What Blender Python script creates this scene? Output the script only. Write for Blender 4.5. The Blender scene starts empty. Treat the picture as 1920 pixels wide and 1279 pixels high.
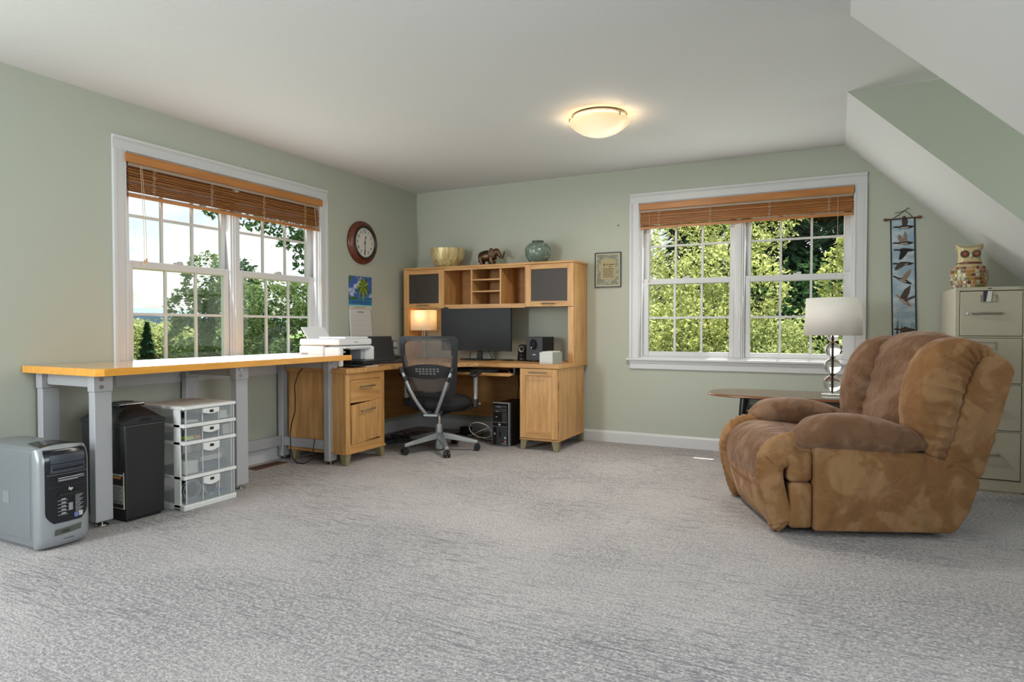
import bpy, bmesh, math, random
import numpy as np
from mathutils import Vector, Matrix
R = math.radians
PI = math.pi
SC = bpy.context.scene
COL = SC.collection

# ------------------------------------------------------------------ camera
cam_d = bpy.data.cameras.new('camera'); cam = bpy.data.objects.new('camera', cam_d); COL.objects.link(cam)
cam.location = (4.040, -5.727, 1.060)
cam.rotation_euler = (R(90 - 1.208), 0, R(26.844))
cam_d.sensor_width = 36.0; cam_d.lens = 36.0 * 1209.0 / 1920.0
cam_d.clip_start = 0.05; cam_d.clip_end = 3000
SC.camera = cam
# ------------------------------------------------------------------ exposure
SC.view_settings.view_transform = 'Standard'; SC.view_settings.look = 'None'
SC.view_settings.gamma = 1.0; SC.view_settings.use_curve_mapping = False
SC.view_settings.exposure = 0.0
SC.cycles.max_bounces = 10; SC.cycles.diffuse_bounces = 5; SC.cycles.glossy_bounces = 4
SC.cycles.transmission_bounces = 8; SC.cycles.transparent_max_bounces = 16
SC.cycles.sample_clamp_indirect = 6.0
SC.cycles.caustics_reflective = False; SC.cycles.caustics_refractive = False
# ------------------------------------------------------------------ sky
SKY_STRENGTH = 0.15
wd = bpy.data.worlds.new('sky'); SC.world = wd; wd.use_nodes = True
nt = wd.node_tree; nt.nodes.clear()
wo = nt.nodes.new('ShaderNodeOutputWorld'); wb = nt.nodes.new('ShaderNodeBackground')
sk = nt.nodes.new('ShaderNodeTexSky'); sk.sky_type = 'NISHITA'; sk.sun_disc = False
sk.sun_elevation = R(67); sk.sun_rotation = R(0); sk.air_density = 1.2; sk.dust_density = 1.5
tc = nt.nodes.new('ShaderNodeTexCoord'); sp = nt.nodes.new('ShaderNodeSeparateXYZ')
nt.links.new(tc.outputs['Generated'], sp.inputs[0])
mz = nt.nodes.new('ShaderNodeMath'); mz.operation = 'MAXIMUM'; mz.inputs[1].default_value = 0.0
nt.links.new(sp.outputs['Z'], mz.inputs[0])
az = nt.nodes.new('ShaderNodeMath'); az.operation = 'ADD'; az.inputs[1].default_value = 0.22
nt.links.new(mz.outputs[0], az.inputs[0])
cv = nt.nodes.new('ShaderNodeVectorMath'); cv.operation = 'DIVIDE'
cb = nt.nodes.new('ShaderNodeCombineXYZ')
for i in range(3): nt.links.new(az.outputs[0], cb.inputs[i])
nt.links.new(tc.outputs['Generated'], cv.inputs[0]); nt.links.new(cb.outputs[0], cv.inputs[1])
nz = nt.nodes.new('ShaderNodeTexNoise'); nz.inputs['Scale'].default_value = 1.7
nz.inputs['Detail'].default_value = 9; nz.inputs['Roughness'].default_value = 0.55
nt.links.new(cv.outputs[0], nz.inputs['Vector'])
cr = nt.nodes.new('ShaderNodeValToRGB'); cr.color_ramp.elements[0].color = (.38, .38, .38, 1); cr.color_ramp.elements[0].position = 0.44; cr.color_ramp.elements[1].position = 0.62
nt.links.new(nz.outputs['Fac'], cr.inputs['Fac'])
mx = nt.nodes.new('ShaderNodeMix'); mx.data_type = 'RGBA'
nt.links.new(cr.outputs['Color'], mx.inputs[0]); nt.links.new(sk.outputs[0], mx.inputs[6])
mx.inputs[7].default_value = (9.6, 9.7, 9.9, 1)
nt.links.new(mx.outputs[2], wb.inputs[0]); wb.inputs[1].default_value = SKY_STRENGTH
nt.links.new(wb.outputs[0], wo.inputs[0])
# ------------------------------------------------------------------ sun, window daylight, and fill lamps in added windows out of view
def lamp(name, kind, loc, rot, energy, color=(1, 1, 1), **kw):
    d = bpy.data.lights.new(name, kind); o = bpy.data.objects.new(name, d); COL.objects.link(o)
    o.location = loc; o.rotation_euler = rot; d.energy = energy; d.color = color
    for k, v in kw.items(): setattr(d, k, v)
    return o
SUN_EL, SUN_AZ = 67.0, 84.0      # azimuth of the sun, degrees from +X towards +Y
lamp('sun', 'SUN', (0, 30, 60), (R(90 - SUN_EL), 0, R(SUN_AZ + 90)), 11.5, (1.0, 0.96, 0.88), angle=R(0.6))
lamp('left_fill_light', 'AREA', (0.02, -5.40, 1.50), (0, R(-90), 0), 13, (0.86, 0.94, 1.0), shape='RECTANGLE', size=1.45, size_y=1.85)  # fill lamp in a window added to the left wall
lamp('added_dormer_fill_light', 'AREA', (6.06, -4.80, 1.60), (0, R(88), 0), 88, (0.86, 0.94, 1.0), shape='RECTANGLE', size=1.4, size_y=1.5)  # main fill lamp, in the added second dormer
lamp('workbench_window_daylight', 'AREA', (-0.036, -2.314, 1.36), (0, R(-96), 0), 15, (0.92, 0.97, 1.0), shape='RECTANGLE', size=1.10, size_y=1.66)
lamp('back_window_daylight', 'AREA', (3.2875, 0.036, 1.37), (R(-96), 0, 0), 15, (0.96, 1.0, 0.97), shape='RECTANGLE', size=1.66, size_y=1.12)
lamp('rear_fill_light', 'AREA', (0.36, -6.96, 1.50), (R(90), 0, R(-22)), 95, (0.90, 0.96, 1.0), shape='RECTANGLE', size=0.52, size_y=1.40)  # fill lamp for camera-facing surfaces, in an added rear window
lamp('dormer_window_daylight', 'AREA', (6.06, -1.82, 1.65), (0, R(90), 0), 6, (0.90, 0.96, 1.0), shape='RECTANGLE', size=1.2, size_y=0.9)

# ------------------------------------------------------------------ mesh helpers
class MB:
    def __init__(s): s.v = []; s.f = []
    def add(s, vs, fs):
        o = len(s.v); s.v += [tuple(v) for v in vs]; s.f += [tuple(i + o for i in f) for f in fs]; return s
    def box(s, x0, y0, z0, x1, y1, z1):
        if x0 > x1: x0, x1 = x1, x0
        if y0 > y1: y0, y1 = y1, y0
        if z0 > z1: z0, z1 = z1, z0
        return s.add([(x0,y0,z0),(x1,y0,z0),(x1,y1,z0),(x0,y1,z0),(x0,y0,z1),(x1,y0,z1),(x1,y1,z1),(x0,y1,z1)],
                     [(0,3,2,1),(4,5,6,7),(0,1,5,4),(1,2,6,5),(2,3,7,6),(3,0,4,7)])
    def obox(s, c, size, rot=None):
        m = rot if rot is not None else Matrix.Identity(3)
        hx, hy, hz = size[0]/2, size[1]/2, size[2]/2; c = Vector(c)
        vs = [c + m @ Vector(p) for p in [(-hx,-hy,-hz),(hx,-hy,-hz),(hx,hy,-hz),(-hx,hy,-hz),(-hx,-hy,hz),(hx,-hy,hz),(hx,hy,hz),(-hx,hy,hz)]]
        return s.add(vs, [(0,3,2,1),(4,5,6,7),(0,1,5,4),(1,2,6,5),(2,3,7,6),(3,0,4,7)])
    def cyl(s, p0, p1, r0, r1=None, n=16, cap=True):
        r1 = r0 if r1 is None else r1
        p0, p1 = Vector(p0), Vector(p1); d = (p1 - p0).normalized()
        a = d.orthogonal().normalized(); b = d.cross(a)
        vs = []
        for p, r in ((p0, r0), (p1, r1)):
            for i in range(n):
                t = 2*PI*i/n; vs.append(p + a*(r*math.cos(t)) + b*(r*math.sin(t)))
        fs = [(i, (i+1) % n, n+(i+1) % n, n+i) for i in range(n)]
        if cap: fs += [tuple(range(n-1, -1, -1)), tuple(range(n, 2*n))]
        return s.add(vs, fs)
    def tube(s, pts, r, n=8, cap=True):
        pts = [Vector(p) for p in pts]; m = len(pts)
        rs = r if isinstance(r, (list, tuple)) else [r]*m
        vs = []; prev = None
        for i, p in enumerate(pts):
            d = (pts[min(i+1, m-1)] - pts[max(i-1, 0)])
            d = d.normalized() if d.length > 1e-9 else Vector((0, 0, 1))
            if prev is None: a = d.orthogonal().normalized()
            else:
                a = prev - d * prev.dot(d); a = a.normalized() if a.length > 1e-6 else d.orthogonal().normalized()
            prev = a; b = d.cross(a)
            for k in range(n):
                t = 2*PI*k/n; vs.append(p + (a*math.cos(t) + b*math.sin(t))*rs[i])
        fs = []
        for i in range(m-1):
            for k in range(n):
                fs.append((i*n+k, i*n+(k+1) % n, (i+1)*n+(k+1) % n, (i+1)*n+k))
        if cap: fs += [tuple(range(n-1, -1, -1)), tuple(range((m-1)*n, m*n))]
        return s.add(vs, fs)
    def lathe(s, prof, n=32, c=(0, 0, 0), axis='z', sx=1, sy=1, caps=True):
        vs = []; m = len(prof)
        for r, z in prof:
            for k in range(n):
                t = 2*PI*k/n; x, y = r*math.cos(t)*sx, r*math.sin(t)*sy
                p = (x, y, z) if axis == 'z' else ((x, z, y) if axis == 'y' else (z, x, y))
                vs.append((p[0]+c[0], p[1]+c[1], p[2]+c[2]))
        fs = []
        for i in range(m-1):
            for k in range(n):
                q = (i*n+k, i*n+(k+1) % n, (i+1)*n+(k+1) % n, (i+1)*n+k)
                fs.append(q if axis != 'y' else q[::-1])
        if caps and prof[0][0] > 1e-6: fs.append(tuple(range(n-1, -1, -1)) if axis != 'y' else tuple(range(n)))
        if caps and prof[-1][0] > 1e-6: fs.append(tuple(range((m-1)*n, m*n)) if axis != 'y' else tuple(range(m*n-1, (m-1)*n-1, -1)))
        return s.add(vs, fs)
    def prism(s, poly, axis, a0, a1):
        n = len(poly)
        def P(u, w, a):
            return (a, u, w) if axis == 'x' else ((u, a, w) if axis == 'y' else (u, w, a))
        vs = [P(u, w, a0) for u, w in poly] + [P(u, w, a1) for u, w in poly]
        fs = [tuple(range(n-1, -1, -1)), tuple(range(n, 2*n))] + [(i, (i+1) % n, n+(i+1) % n, n+i) for i in range(n)]
        return s.add(vs, fs)
    def grid(s, fn, nu, nv, cu=False, cv=False):
        vs = [fn(i/(nu if cu else nu-1), j/(nv if cv else nv-1)) for i in range(nu) for j in range(nv)]
        fs = []
        for i in range(nu if cu else nu-1):
            for j in range(nv if cv else nv-1):
                i2, j2 = (i+1) % nu, (j+1) % nv
                fs.append((i*nv+j, i2*nv+j, i2*nv+j2, i*nv+j2))
        return s.add(vs, fs)
    def xf(s, M, i0=0):
        s.v[i0:] = [tuple(M @ Vector(v)) for v in s.v[i0:]]; return s
    def build(s, name, mat, parent=None, bevel=0, seg=2, smooth=False, w=True, sub=0, ang=35, recalc=True):
        me = bpy.data.meshes.new(name)
        vs = s.v
        if parent is not None and w:
            L = parent['_org'] if '_org' in parent else parent.location
            vs = [(a-L[0], b-L[1], c-L[2]) for a, b, c in vs]
        me.from_pydata(vs, [], s.f)
        if recalc or bevel:
            bm = bmesh.new(); bm.from_mesh(me)
            if recalc: bmesh.ops.recalc_face_normals(bm, faces=bm.faces)
            if bevel:
                es = [e for e in bm.edges if len(e.link_faces) == 2 and e.calc_face_angle(0) > R(25)]
                bmesh.ops.bevel(bm, geom=es, offset=bevel, segments=seg, affect='EDGES', profile=0.5, clamp_overlap=True)
            bm.to_mesh(me); bm.free()
        if smooth:
            me.polygons.foreach_set('use_smooth', [True]*len(me.polygons))
            me.set_sharp_from_angle(angle=R(ang))
        ob = bpy.data.objects.new(name, me); COL.objects.link(ob)
        if mat is not None: me.materials.append(mat)
        if parent is not None:
            ob.parent = parent
            if w: ob['_org'] = tuple(parent['_org']) if '_org' in parent else tuple(parent.location)
        if sub:
            md = ob.modifiers.new('sub', 'SUBSURF'); md.levels = sub; md.render_levels = sub
        return ob

def thing(name, label, cat, loc=(0, 0, 0), rotz=0, group=None):
    o = bpy.data.objects.new(name, None); COL.objects.link(o); o.empty_display_size = 0.05
    o.location = loc; o.rotation_euler = (0, 0, rotz); o['label'] = label; o['category'] = cat
    if group: o['group'] = group
    return o
def tag(o, label, cat, group=None):
    o['label'] = label; o['category'] = cat
    if group: o['group'] = group
    return o
def struct(o, label=None):
    o['kind'] = 'structure'
    if label: o['label'] = label
    return o
def stuff(o): o['kind'] = 'stuff'; return o
def dup(ob, parent, **kw):
    c = ob.copy(); COL.objects.link(c); c.parent = parent
    for k, v in kw.items(): setattr(c, k, v)
    return c
def text_mesh(name, txt, size, mat, parent, M, align='CENTER', extrude=0.0, w=True, shear=0, bold=0):
    cu = bpy.data.curves.new('t', 'FONT'); cu.body = txt; cu.size = size; cu.align_x = align; cu.align_y = 'CENTER'
    cu.extrude = extrude; cu.resolution_u = 3; cu.shear = shear; cu.offset = bold
    t = bpy.data.objects.new('t', cu); COL.objects.link(t)
    bpy.context.view_layer.update()
    me = bpy.data.meshes.new_from_object(t.evaluated_get(bpy.context.evaluated_depsgraph_get()))
    bpy.data.objects.remove(t); bpy.data.curves.remove(cu)
    me.name = name; me.transform(M)
    if w and parent is not None:
        L = parent['_org'] if '_org' in parent else parent.location
        me.transform(Matrix.Translation(-Vector(L)))
    me.materials.clear(); me.materials.append(mat)
    ob = bpy.data.objects.new(name, me); COL.objects.link(ob); ob.parent = parent
    return ob
def frame_M(o, ex, ey):
    ex, ey = Vector(ex).normalized(), Vector(ey).normalized(); ez = ex.cross(ey)
    M = Matrix((ex, ey, ez)).transposed().to_4x4(); M.translation = Vector(o); return M

# ------------------------------------------------------------------ materials
MATS = {}
def lin(c):
    if isinstance(c, str): c = [int(c[i:i+2], 16)/255 for i in (0, 2, 4)]
    return tuple((x/12.92 if x <= 0.04045 else ((x+0.055)/1.055)**2.4) for x in c) + (1,)
def mat(name, col, rough=0.5, metal=0.0, spec=0.5, var=None, bump=None, **kw):
    """plain principled; var=(second colour, noise scale, (sx,sy,sz), lo, hi); bump=(scale, strength, (sx,sy,sz))"""
    if name in MATS: return MATS[name]
    m = bpy.data.materials.new(name); m.use_nodes = True; n = m.node_tree; b = n.nodes['Principled BSDF']
    b.inputs['Base Color'].default_value = lin(col); b.inputs['Roughness'].default_value = rough
    b.inputs['Metallic'].default_value = metal; b.inputs['Specular IOR Level'].default_value = spec
    for k, v in kw.items(): b.inputs[k].default_value = v
    def coords(scale):
        t = n.nodes.new('ShaderNodeTexCoord'); mp = n.nodes.new('ShaderNodeMapping')
        mp.inputs['Scale'].default_value = scale
        g = n.nodes.new('ShaderNodeObjectInfo')
        n.links.new(t.outputs['Object'], mp.inputs['Vector'])
        n.links.new(g.outputs['Location'], mp.inputs['Location'])
        return mp.outputs[0]
    if var:
        c2, sc, st, lo, hi = var
        nn = n.nodes.new('ShaderNodeTexNoise'); nn.inputs['Scale'].default_value = sc; nn.inputs['Detail'].default_value = 6
        n.links.new(coords(st), nn.inputs['Vector'])
        rp = n.nodes.new('ShaderNodeValToRGB'); rp.color_ramp.elements[0].position = lo; rp.color_ramp.elements[1].position = hi
        rp.color_ramp.elements[0].color = lin(col); rp.color_ramp.elements[1].color = lin(c2)
        n.links.new(nn.outputs['Fac'], rp.inputs['Fac']); n.links.new(rp.outputs['Color'], b.inputs['Base Color'])
    if bump:
        sc, strength, st = bump
        nn = n.nodes.new('ShaderNodeTexNoise'); nn.inputs['Scale'].default_value = sc; nn.inputs['Detail'].default_value = 5
        n.links.new(coords(st), nn.inputs['Vector'])
        bp = n.nodes.new('ShaderNodeBump'); bp.inputs['Strength'].default_value = strength; bp.inputs['Distance'].default_value = 0.01
        n.links.new(nn.outputs['Fac'], bp.inputs['Height']); n.links.new(bp.outputs['Normal'], b.inputs['Normal'])
    MATS[name] = m; return m
def wood(name, c1, c2, axis='x', scale=6, rough=0.4, stretch=14, lo=.3, hi=.7, spec=0.5):
    st = {'x': (1, stretch, stretch), 'y': (stretch, 1, stretch), 'z': (stretch, stretch, 1)}[axis]
    return mat(name, c1, rough=rough, spec=spec, var=(c2, scale, st, lo, hi), bump=(scale*3, 0.05, st))
def leaf_mat(name, cols, transl=0.45):
    m = bpy.data.materials.new(name); m.use_nodes = True; n = m.node_tree; n.nodes.clear()
    o = n.nodes.new('ShaderNodeOutputMaterial'); g = n.nodes.new('ShaderNodeNewGeometry')
    r = n.nodes.new('ShaderNodeValToRGB'); els = r.color_ramp.elements
    while len(els) < len(cols): els.new(0.5)
    for i, c in enumerate(cols): els[i].position = i/(len(cols)-1); els[i].color = lin(c)
    n.links.new(g.outputs['Random Per Island'], r.inputs['Fac'])
    d = n.nodes.new('ShaderNodeBsdfDiffuse'); t = n.nodes.new('ShaderNodeBsdfTranslucent'); mx_ = n.nodes.new('ShaderNodeMixShader')
    n.links.new(r.outputs[0], d.inputs[0]); n.links.new(r.outputs[0], t.inputs[0])
    mx_.inputs[0].default_value = transl; n.links.new(d.outputs[0], mx_.inputs[1]); n.links.new(t.outputs[0], mx_.inputs[2])
    n.links.new(mx_.outputs[0], o.inputs[0]); MATS[name] = m; return m
def glass_mat(name, tint=(1, 1, 1), f0=0.010, rough=0.0, gloss=1.0):
    m = bpy.data.materials.new(name); m.use_nodes = True; n = m.node_tree; n.nodes.clear()
    o = n.nodes.new('ShaderNodeOutputMaterial'); t = n.nodes.new('ShaderNodeBsdfTransparent'); g = n.nodes.new('ShaderNodeBsdfGlossy')
    f = n.nodes.new('ShaderNodeLayerWeight'); p = n.nodes.new('ShaderNodeMath'); p.operation = 'POWER'; p.inputs[1].default_value = 5
    q = n.nodes.new('ShaderNodeMath'); q.operation = 'MULTIPLY_ADD'; q.inputs[1].default_value = 1-f0; q.inputs[2].default_value = f0
    x = n.nodes.new('ShaderNodeMixShader')
    n.links.new(f.outputs['Facing'], p.inputs[0]); n.links.new(p.outputs[0], q.inputs[0])
    t.inputs[0].default_value = (*tint, 1); g.inputs['Roughness'].default_value = rough; g.inputs[0].default_value = (gloss, gloss, gloss, 1)
    n.links.new(q.outputs[0], x.inputs[0]); n.links.new(t.outputs[0], x.inputs[1]); n.links.new(g.outputs[0], x.inputs[2])
    n.links.new(x.outputs[0], o.inputs[0]); MATS[name] = m; return m
# ================================================================== the room
M_WALL = mat('sage_wall_paint', 'B4B8AB', rough=0.6, spec=0.25, bump=(60, 0.03, (1, 1, 1)))
M_CEIL = mat('ceiling_paint', 'D6D6D6', rough=0.75, spec=0.2, bump=(9, 0.12, (1, 2.5, 1)))
M_TRIM = mat('white_trim_paint', 'CDCDCF', rough=0.35)
M_GLASS = glass_mat('window_glass', (0.97, 0.985, 0.98))
def carpet():
    m = bpy.data.materials.new('striated_carpet'); m.use_nodes = True; n = m.node_tree; b = n.nodes['Principled BSDF']
    b.inputs['Roughness'].default_value = 0.95; b.inputs['Specular IOR Level'].default_value = 0.1
    tc = n.nodes.new('ShaderNodeTexCoord')
    def noise(scale, st, det=4, rough=.55):
        mp = n.nodes.new('ShaderNodeMapping'); mp.inputs['Scale'].default_value = st
        n.links.new(tc.outputs['Object'], mp.inputs['Vector'])
        t = n.nodes.new('ShaderNodeTexNoise'); t.inputs['Scale'].default_value = scale; t.inputs['Detail'].default_value = det
        t.inputs['Roughness'].default_value = rough
        n.links.new(mp.outputs[0], t.inputs['Vector']); return t.outputs['Fac']
    def ramp(fac, stops):
        r = n.nodes.new('ShaderNodeValToRGB'); e = r.color_ramp.elements
        while len(e) < len(stops): e.new(.5)
        for i, (p, c) in enumerate(stops): e[i].position = p; e[i].color = lin(c)
        n.links.new(fac, r.inputs[0]); return r.outputs[0]
    def mixc(f, a, c, mode='MIX'):
        x = n.nodes.new('ShaderNodeMix'); x.data_type = 'RGBA'; x.blend_type = mode
        if isinstance(f, float): x.inputs[0].default_value = f
        else: n.links.new(f, x.inputs[0])
        n.links.new(a, x.inputs[6]); n.links.new(c, x.inputs[7]); return x.outputs[2]
    def M(op, a, v):
        x = n.nodes.new('ShaderNodeMath'); x.operation = op; n.links.new(a, x.inputs[0])
        if isinstance(v, float): x.inputs[1].default_value = v
        else: n.links.new(v, x.inputs[1])
        return x.outputs[0]
    base = ramp(noise(105, (1, 1.5, 1), 3, .65), [(0.34, '8C8786'), (0.5, 'BDB8B7'), (0.64, 'D3CECD')])
    # broken dark threads running along X, denser in drifting patches
    threads = ramp(noise(1.0, (5, 62, 1), 4, .75), [(0.52, '000000'), (0.60, 'FFFFFF')])
    fine = ramp(noise(1.0, (22, 85, 1), 3, .7), [(0.50, '000000'), (0.60, 'FFFFFF')])
    patch = ramp(noise(1.15, (0.8, 1.5, 1), 3), [(0.38, '000000'), (0.66, 'FFFFFF')])
    loops = ramp(noise(1.0, (55, 75, 1), 2), [(0.42, '000000'), (0.62, 'FFFFFF')])
    crossp = ramp(noise(0.7, (0.9, 0.9, 1), 2), [(0.46, '000000'), (0.60, 'FFFFFF')])
    dark = ramp(noise(120, (1, 1, 1), 2), [(0.35, '606168'), (0.65, '7A7A80')])
    f1 = M('MULTIPLY', M('MAXIMUM', threads, M('MULTIPLY', fine, 0.75)), M('ADD', M('MULTIPLY', patch, 0.50), 0.28))
    c1 = mixc(f1, base, dark)
    f2 = M('MULTIPLY', M('MULTIPLY', loops, crossp), 0.55)
    c2 = mixc(f2, c1, dark)
    n.links.new(c2, b.inputs['Base Color'])
    bp = n.nodes.new('ShaderNodeBump'); bp.inputs['Strength'].default_value = 0.5; bp.inputs['Distance'].default_value = 0.006
    hh = M('SUBTRACT', noise(105, (1, 1.5, 1), 3), M('MULTIPLY', f1, 0.5))
    n.links.new(hh, bp.inputs['Height']); n.links.new(bp.outputs[0], b.inputs['Normal'])
    return m
M_CARPET = carpet()
ZC = 2.490; XS = 4.075; XK = 5.60; XD = 6.10; YR = -7.0; YA = -1.288; YB = -2.359
def zs(x): return ZC - (x - XS)*0.98
struct(MB().box(-0.15, YR-.15, -0.12, XD+.15, 0.15, 0).build('floor', M_CARPET))
YE, YF = -4.05, -5.55      # second dormer, added beside the viewer to hold a fill lamp
mb = MB().box(-0.15, YR-.15, ZC, XS, 0.15, ZC+.14).box(XS, YB, ZC, XD+.15, YA, ZC+.14).box(XS, YF, ZC, XD+.15, YE, ZC+.14)
struct(mb.build('ceiling', M_CEIL))
sl = lambda y0, y1: MB().prism([(XS, ZC), (XK+.02, zs(XK+.02)), (XK+.12, zs(XK+.02)+.02), (XS+.12, ZC+.14), (XS, ZC+.14)], 'y', y0, y1)
struct(sl(YA+.003, 0.15).build('sloped_ceiling_back', M_CEIL))
struct(sl(YE+.003, YB-.003).build('sloped_ceiling_middle', M_CEIL))
struct(sl(YR-.15, YF-.003).build('sloped_ceiling_front', M_CEIL))
for nm, y0, y1 in (('wall_dormer_back', YA, YA+.004), ('wall_dormer_front', YB-.004, YB), ('wall_added_dormer_back', YE, YE+.004), ('wall_added_dormer_front', YF-.004, YF)):
    struct(MB().prism([(XS+.001, ZC), (XD, ZC), (XD, 0), (XK, 0), (XK, zs(XK))], 'y', y0+.0005, y1-.0005).build(nm, M_WALL))
# windows: opening half width and heights shared by all double units
WO = 0.862; WZ0, WZ1 = 0.775, 2.178
C1Y, C2X = -2.314, 3.2875
def wall_with_hole(name, axis, a0, a1, t0, t1, z0, z1, hole):
    m = MB(); h0, h1, hz0, hz1 = hole
    def B(u0, u1, w0, w1):
        if axis == 'y': m.box(t0, u0, w0, t1, u1, w1)
        else: m.box(u0, t0, w0, u1, t1, w1)
    B(a0, h0, z0, z1); B(h1, a1, z0, z1); B(h0, h1, z0, hz0); B(h0, h1, hz1, z1)
    return struct(m.build(name, M_WALL))
wall_with_hole('wall_left', 'y', -4.3, 0, -0.15, 0, 0, ZC, (C1Y-WO, C1Y+WO, WZ0, WZ1))
wall_with_hole('wall_back', 'x', -0.15, XD+.15, 0, 0.15, 0, ZC, (C2X-WO, C2X+WO, WZ0, WZ1))
wall_with_hole('wall_left_front', 'y', YR, -4.3, -0.15, 0, 0, ZC, (-6.4, -4.45, 0.75, 2.25))
wall_with_hole('wall_rear', 'x', -0.15, XD+.15, YR-.15, YR, 0, ZC, (0.09, 0.63, 0.78, 2.22))
wall_with_hole('wall_added_dormer_window', 'y', YF, YE, XD, XD+.15, 0, ZC, (-5.50, -4.10, 0.9, 2.3))
wall_with_hole('wall_dormer_window', 'y', YB, YA, XD, XD+.15, 0, ZC, (-2.30, -1.35, 1.0, 2.3))
struct(MB().box(XK, YA, 0, XK+.1, 0, zs(XK)+.05).build('wall_right_back', M_WALL))
struct(MB().box(XK, YE, 0, XK+.1, YB, zs(XK)+.05).build('wall_right_middle', M_WALL))
struct(MB().box(XK, YR, 0, XK+.1, YF, zs(XK)+.05).build('wall_right_front', M_WALL))
# outside: roof, with an unseen eave stepped to trim the sun streak indoors
struct(MB().box(-1.2, 0.15, 2.52, 3.11, 0.95, 2.62).box(3.11, 0.15, 2.52, XD+1, 0.640, 2.62).box(-.6, YR-.6, 2.64, XS+.1, .30, 2.72).build('roof_eave_sun_trim', mat('eave_white', 'C8C8C6', 0.6)))
# baseboards
def base(name, axis, a0, a1, t, sgn):
    prof = [(0, 0), (.014, 0), (.014, .082), (.010, .092), (.006, .098), (.005, .105), (0, .105)]
    poly = [(t + sgn*p, q) for p, q in prof]
    return struct(MB().prism(poly, axis, a0, a1).build(name, M_TRIM))
base('baseboard_back', 'x', 0, XK, 0, -1)
base('baseboard_left', 'y', YR, 0, 0, 1)
base('baseboard_right', 'y', YA, -.014, XK, -1)

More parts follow.
